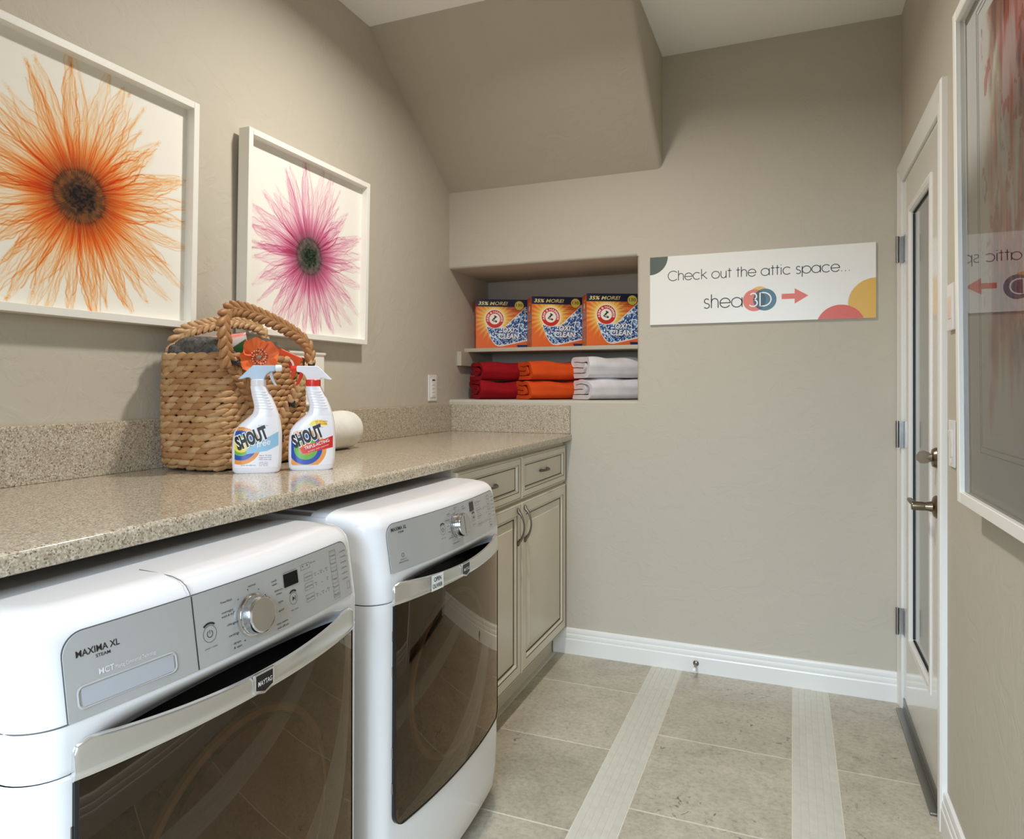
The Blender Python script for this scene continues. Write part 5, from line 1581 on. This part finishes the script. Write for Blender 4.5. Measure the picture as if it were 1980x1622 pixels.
def label_art(kind):
    k = Ink(130, 150, .110, .130, (240, 239, 244))
    X, Y = k.X, k.Y
    cx, cy = (.018, .060) if kind == 0 else (.040, .045)
    R = np.hypot(X - cx, (Y - cy) * 1.05)
    cols = [((244, 218, 70), .020), ((110, 178, 66), .028), ((34, 78, 170), .040), ((232, 150, 62), .050)] if kind == 0 else [((226, 120, 50), .018), ((104, 176, 62), .030), ((32, 74, 168), .043), ((236, 158, 76), .054)]
    A_ = np.arctan2(Y - cy, X - cx)
    Rw = R * (1 + .10 * np.sin(A_ + .8))
    prev = 0.0
    for c, r in cols:
        k.mix(np.clip(.5 - np.maximum(Rw - r, prev - Rw) / k.px, 0, 1), c); prev = r
    if kind == 0:
        k.poly([(.030, .048), (.110, .094), (.110, .058), (.080, .043), (.030, .035)], (150, 196, 226))
    else:
        k.poly([(.022, .044), (.110, .078), (.110, .046), (.030, .030)], (212, 50, 46))
        k.mix(sstep(.0, .001, .024 - np.hypot((X - .070), (Y - .104) * 1.5)) * (Y > .104), (244, 222, 60))
    # keep a plain margin
    return k
def spray_bottle(name, label, x, y, rot, kind, group):
    t = thing(name, label, 'spray bottle', (x, y, CT + .0003), rot, group)
    mb = MB(); n = 40; rows = []
    zs_ = [b[0] for b in BOT]
    for z, l, r in BOT:
        c, w_, dp = (l + r) / 2, (r - l) / 2, bot_depth(z)
        row = []
        for j in range(n):
            a = 2 * PI * j / n; e = 2 / 3.2
            row.append((c + w_ * math.copysign(abs(math.cos(a)) ** e, math.cos(a)), dp * math.copysign(abs(math.sin(a)) ** e, math.sin(a)), z))
        rows.append(row)
    vs_ = [p for r in rows for p in r]
    fs = [(j * n + i, j * n + (i + 1) % n, (j + 1) * n + (i + 1) % n, (j + 1) * n + i) for j in range(len(rows) - 1) for i in range(n)] + [tuple(range(n)), tuple((len(rows) - 1) * n + i for i in range(n - 1, -1, -1))]
    mb.add(vs_, fs); body = mb.build('bottle', M_BOT, t, world=False, sharp=50, wn=False)
    # grip ribs
    for q in range(7):
        z = .165 + q * .0072; l, r = bot_at(z); rb_ = MB()
        rb_.tube([bot_front(l + (r - l) * (.12 + .76 * i / 10), z, .0002) for i in range(11)], .0013, 6); rb_.build('grip_rib', M_BOT, body, world=False)
    k = label_art(kind); x0, z0 = -.052, .014
    def lab(a, b):
        xx, zz = x0 + a, z0 + b; l, r = bot_at(zz); m_ = .006
        return bot_front(min(max(xx, l + m_), r - m_), zz, .0005)
    k.build('label_print', lab, M_LAB, body, world=False)
    fs_ = lambda off: (lambda a, b: bot_front(x0 + a, z0 + b, .0007 + off * .00025))
    for m, bo, l in ((M_WHITEINK, .105, 1), (M_INK, .055, 2)):
        mb = MB(); put_text(mb, 'SHOUT', .009, .046, .084, fs_(l), height=.033, bold=bo, shear=.12, rot=.40); mb.build('brand_lettering', m, body, smooth=False, world=False)['kind'] = 'stuff'
    mb = MB()
    if kind == 0:
        put_text(mb, 'free', .056, .052, .034, fs_(3), height=.016, shear=.25, bold=.01, rot=.25)
    else:
        put_text(mb, 'TRIPLE-ACTING', .036, .040, .066, fs_(3), height=.0085, bold=.014, rot=.33); put_text(mb, 'laundry stain remover', .044, .034, .056, fs_(3), height=.0035, rot=.33)
    mb.build('banner_lettering', M_WHITEINK, body, smooth=False, world=False)['kind'] = 'stuff'
    mb = MB(); put_text(mb, 'Johnson', .058, .1065 if kind == 0 else .0985, .024, fs_(1), height=.0026)
    if kind == 0:
        for i in range(3): put_text(mb, ('dye free', 'fragrance free', '100% colour safe')[i], .060, .030 - i * .0052, .030, fs_(1), height=.0032)
        for i in range(3): put_text(mb, ('safe for', 'all washables', 'see back')[i], .060, .013 - i * .0042, .022, fs_(1), height=.0024)
        put_text(mb, '22 FL OZ (650 mL)', .016, .0055, .036, fs_(1), height=.0030)
    o = mb.build('fine_lettering', M_INKG, body, smooth=False, world=False); o['kind'] = 'stuff'
    if kind == 1:
        mb = MB(); put_text(mb, '#1 STAIN', .062, .1125, .030, fs_(1), height=.0048, bold=.012); put_text(mb, 'REMOVER', .064, .1065, .028, fs_(1), height=.0044, bold=.012)
        mb.build('award_lettering', mat('orange_ink', (206, 98, 34), .4), body, smooth=False, world=False)['kind'] = 'stuff'
    # collar and trigger head; kind 0 sprays to the right, kind 1 to the left
    M_HEAD = mat('blue_clear_plastic', (168, 188, 208), .18, spec=.6) if kind == 0 else M_BOT
    M_COLL = M_BOT if kind == 0 else mat('red_plastic', (220, 58, 42), .25)
    sg_ = 1 if kind == 0 else -1; nx_ = .0025
    mb = MB().lathe([(.0185, .2215), (.0195, .223), (.0195, .2385), (.0180, .2400)], 28, Matrix.Translation((nx_, 0, 0))); mb.build('collar', M_COLL, t, world=False)
    hp = [(-.049, .2395), (-.047, .2425), (-.0155, .2735), (-.011, .2765), (.040, .2765), (.0425, .2745), (.0425, .2625), (.040, .2605), (.030, .2590), (.021, .2520), (.017, .2440), (.016, .2385), (-.016, .2385), (-.020, .2440), (-.026, .2445), (-.040, .2400)]
    pl = [(nx_ + sg_ * a, b) for a, b in hp]
    if sg_ > 0: pl = pl[::-1]
    hd = MB(); hd.prism(pl, -.0105, .0105, lambda a, b, d: (a, d, b))
    o = hd.build('trigger_head', M_HEAD, t, world=False, sharp=30)
    bv = o.modifiers.new('bevel', 'BEVEL'); bv.width = .0025; bv.segments = 3; bv.limit_method = 'ANGLE'; bv.angle_limit = math.radians(40)
    o.modifiers.move(len(o.modifiers) - 1, 0)
    mb = MB().lathe([(.0085, 0), (.0092, .002), (.0092, .012), (.0070, .0155), (.0035, .016), (.0, .0145)], 6 if kind else 16, axis_M((nx_ + sg_ * .0425, 0, .2690), (sg_, 0, 0))); mb.build('nozzle', M_COLL if kind else M_BOT, t, world=False)
    tr = [(.030, .2600), (.0315, .2500), (.0350, .2400), (.0400, .2300), (.0435, .2240)]
    mb = MB().tube([(nx_ + sg_ * a, 0, b) for a, b in tr], [.0050, .0048, .0042, .0034, .0022], 8, up=(0, 1, 0)); mb.build('trigger', M_COLL if kind else mat('frosted_lever', (206, 214, 222), .3), t, world=False)
    return t
spray_bottle('spray_bottle', 'white stain spray bottle with pale blue head and light blue label band', .330, -1.727, math.radians(34), 0, 'spray bottles in front of the basket')
spray_bottle('spray_bottle', 'white stain spray bottle with red collar, nozzle and red label band', .418, -1.618, math.radians(34), 1, 'spray bottles in front of the basket')

# ------------------------------------------------------------------ rolled white towel and wall plaque behind
t = thing('rolled_towel', 'white towel roll lying on the counter behind the spray bottles', 'towel', (.112, -1.19, CT + .0004), PI / 2)
pth = []
for i in range(120):
    a = i / 119 * 2 * PI * 2.9 - .6; r = .014 + .0525 * (i / 119)
    pth.append((r * math.cos(a), .0700 + r * math.sin(a)))
A_, B_ = ribbon(pth, .0165); lp = A_ + list(reversed(B_)); kk = len(lp); nx = 22; mb = MB(); vs_ = []
for i in range(nx + 1):
    q = i / nx; e = min(q, 1 - q) * 2; xx = -.160 + .34 * q; sc = .80 + .20 * min(1.0, (e * 4.2) ** .5)
    for p in lp:
        rr0 = math.hypot(p[0], p[1] - .07); cone = .035 * (1 - rr0 / .07) * (1 if q > .5 else -1) * max(0, 1 - e * 5)
        vs_.append((xx + cone, p[0] * sc * 1.02, max(.0005, .07 + (p[1] - .07) * sc + .001 * math.sin(xx * 60 + p[0] * 80))))
fs = [(i * kk + j, i * kk + (j + 1) % kk, (i + 1) * kk + (j + 1) % kk, (i + 1) * kk + j) for i in range(nx) for j in range(kk)]
n2 = len(A_)
for b in (0, nx * kk):
    for j in range(n2 - 1): fs.append((b + j, b + j + 1, b + kk - 2 - j, b + kk - 1 - j))
mb.add(vs_, fs); mb.build('rolled_cloth', cloth_mat('cream_terry', (238, 236, 228), 300), t, world=False, sharp=60, wn=False)
t = thing('wall_plaque', 'white rolled-edge plaque with a printed green leaf on the wall behind the basket', 'plaque', (.01, -1.125, 1.187))
MB().box(.004, .012, -1.222, -1.030, 1.196, 1.376, .002).build('plate', M_FRAME, t)
for z in (1.1935, 1.3765):
    MB().tube([(.011, -1.226, z), (.011, -1.224, z), (.011, -1.028, z), (.011, -1.026, z)], [.005, .0068, .0068, .005], 14).build('rolled_edge', M_FRAME, t)
mb = MB(); lf = [(-1.085, 1.246), (-1.062, 1.232), (-1.040, 1.230), (-1.034, 1.234), (-1.050, 1.242), (-1.070, 1.254), (-1.085, 1.262)]
mb.add([(.0124, y, z) for y, z in lf], [tuple(range(len(lf)))]); mb.build('printed_leaf', mat('leaf_green', (112, 142, 104), .5), t, smooth=False)
mb = MB(); lf = [(-1.085, 1.240), (-1.060, 1.222), (-1.048, 1.222), (-1.062, 1.232), (-1.085, 1.246)]
mb.add([(.0124, y, z) for y, z in lf], [tuple(range(len(lf)))]); mb.build('printed_leaf', mat('leaf_pale', (176, 192, 166), .5), t, smooth=False)
mb = MB(); put_text(mb, 't', -1.066, 1.286, .010, lambda a, b: (.0125, a, b), height=.024); mb.build('letter', M_INKG, t, smooth=False)
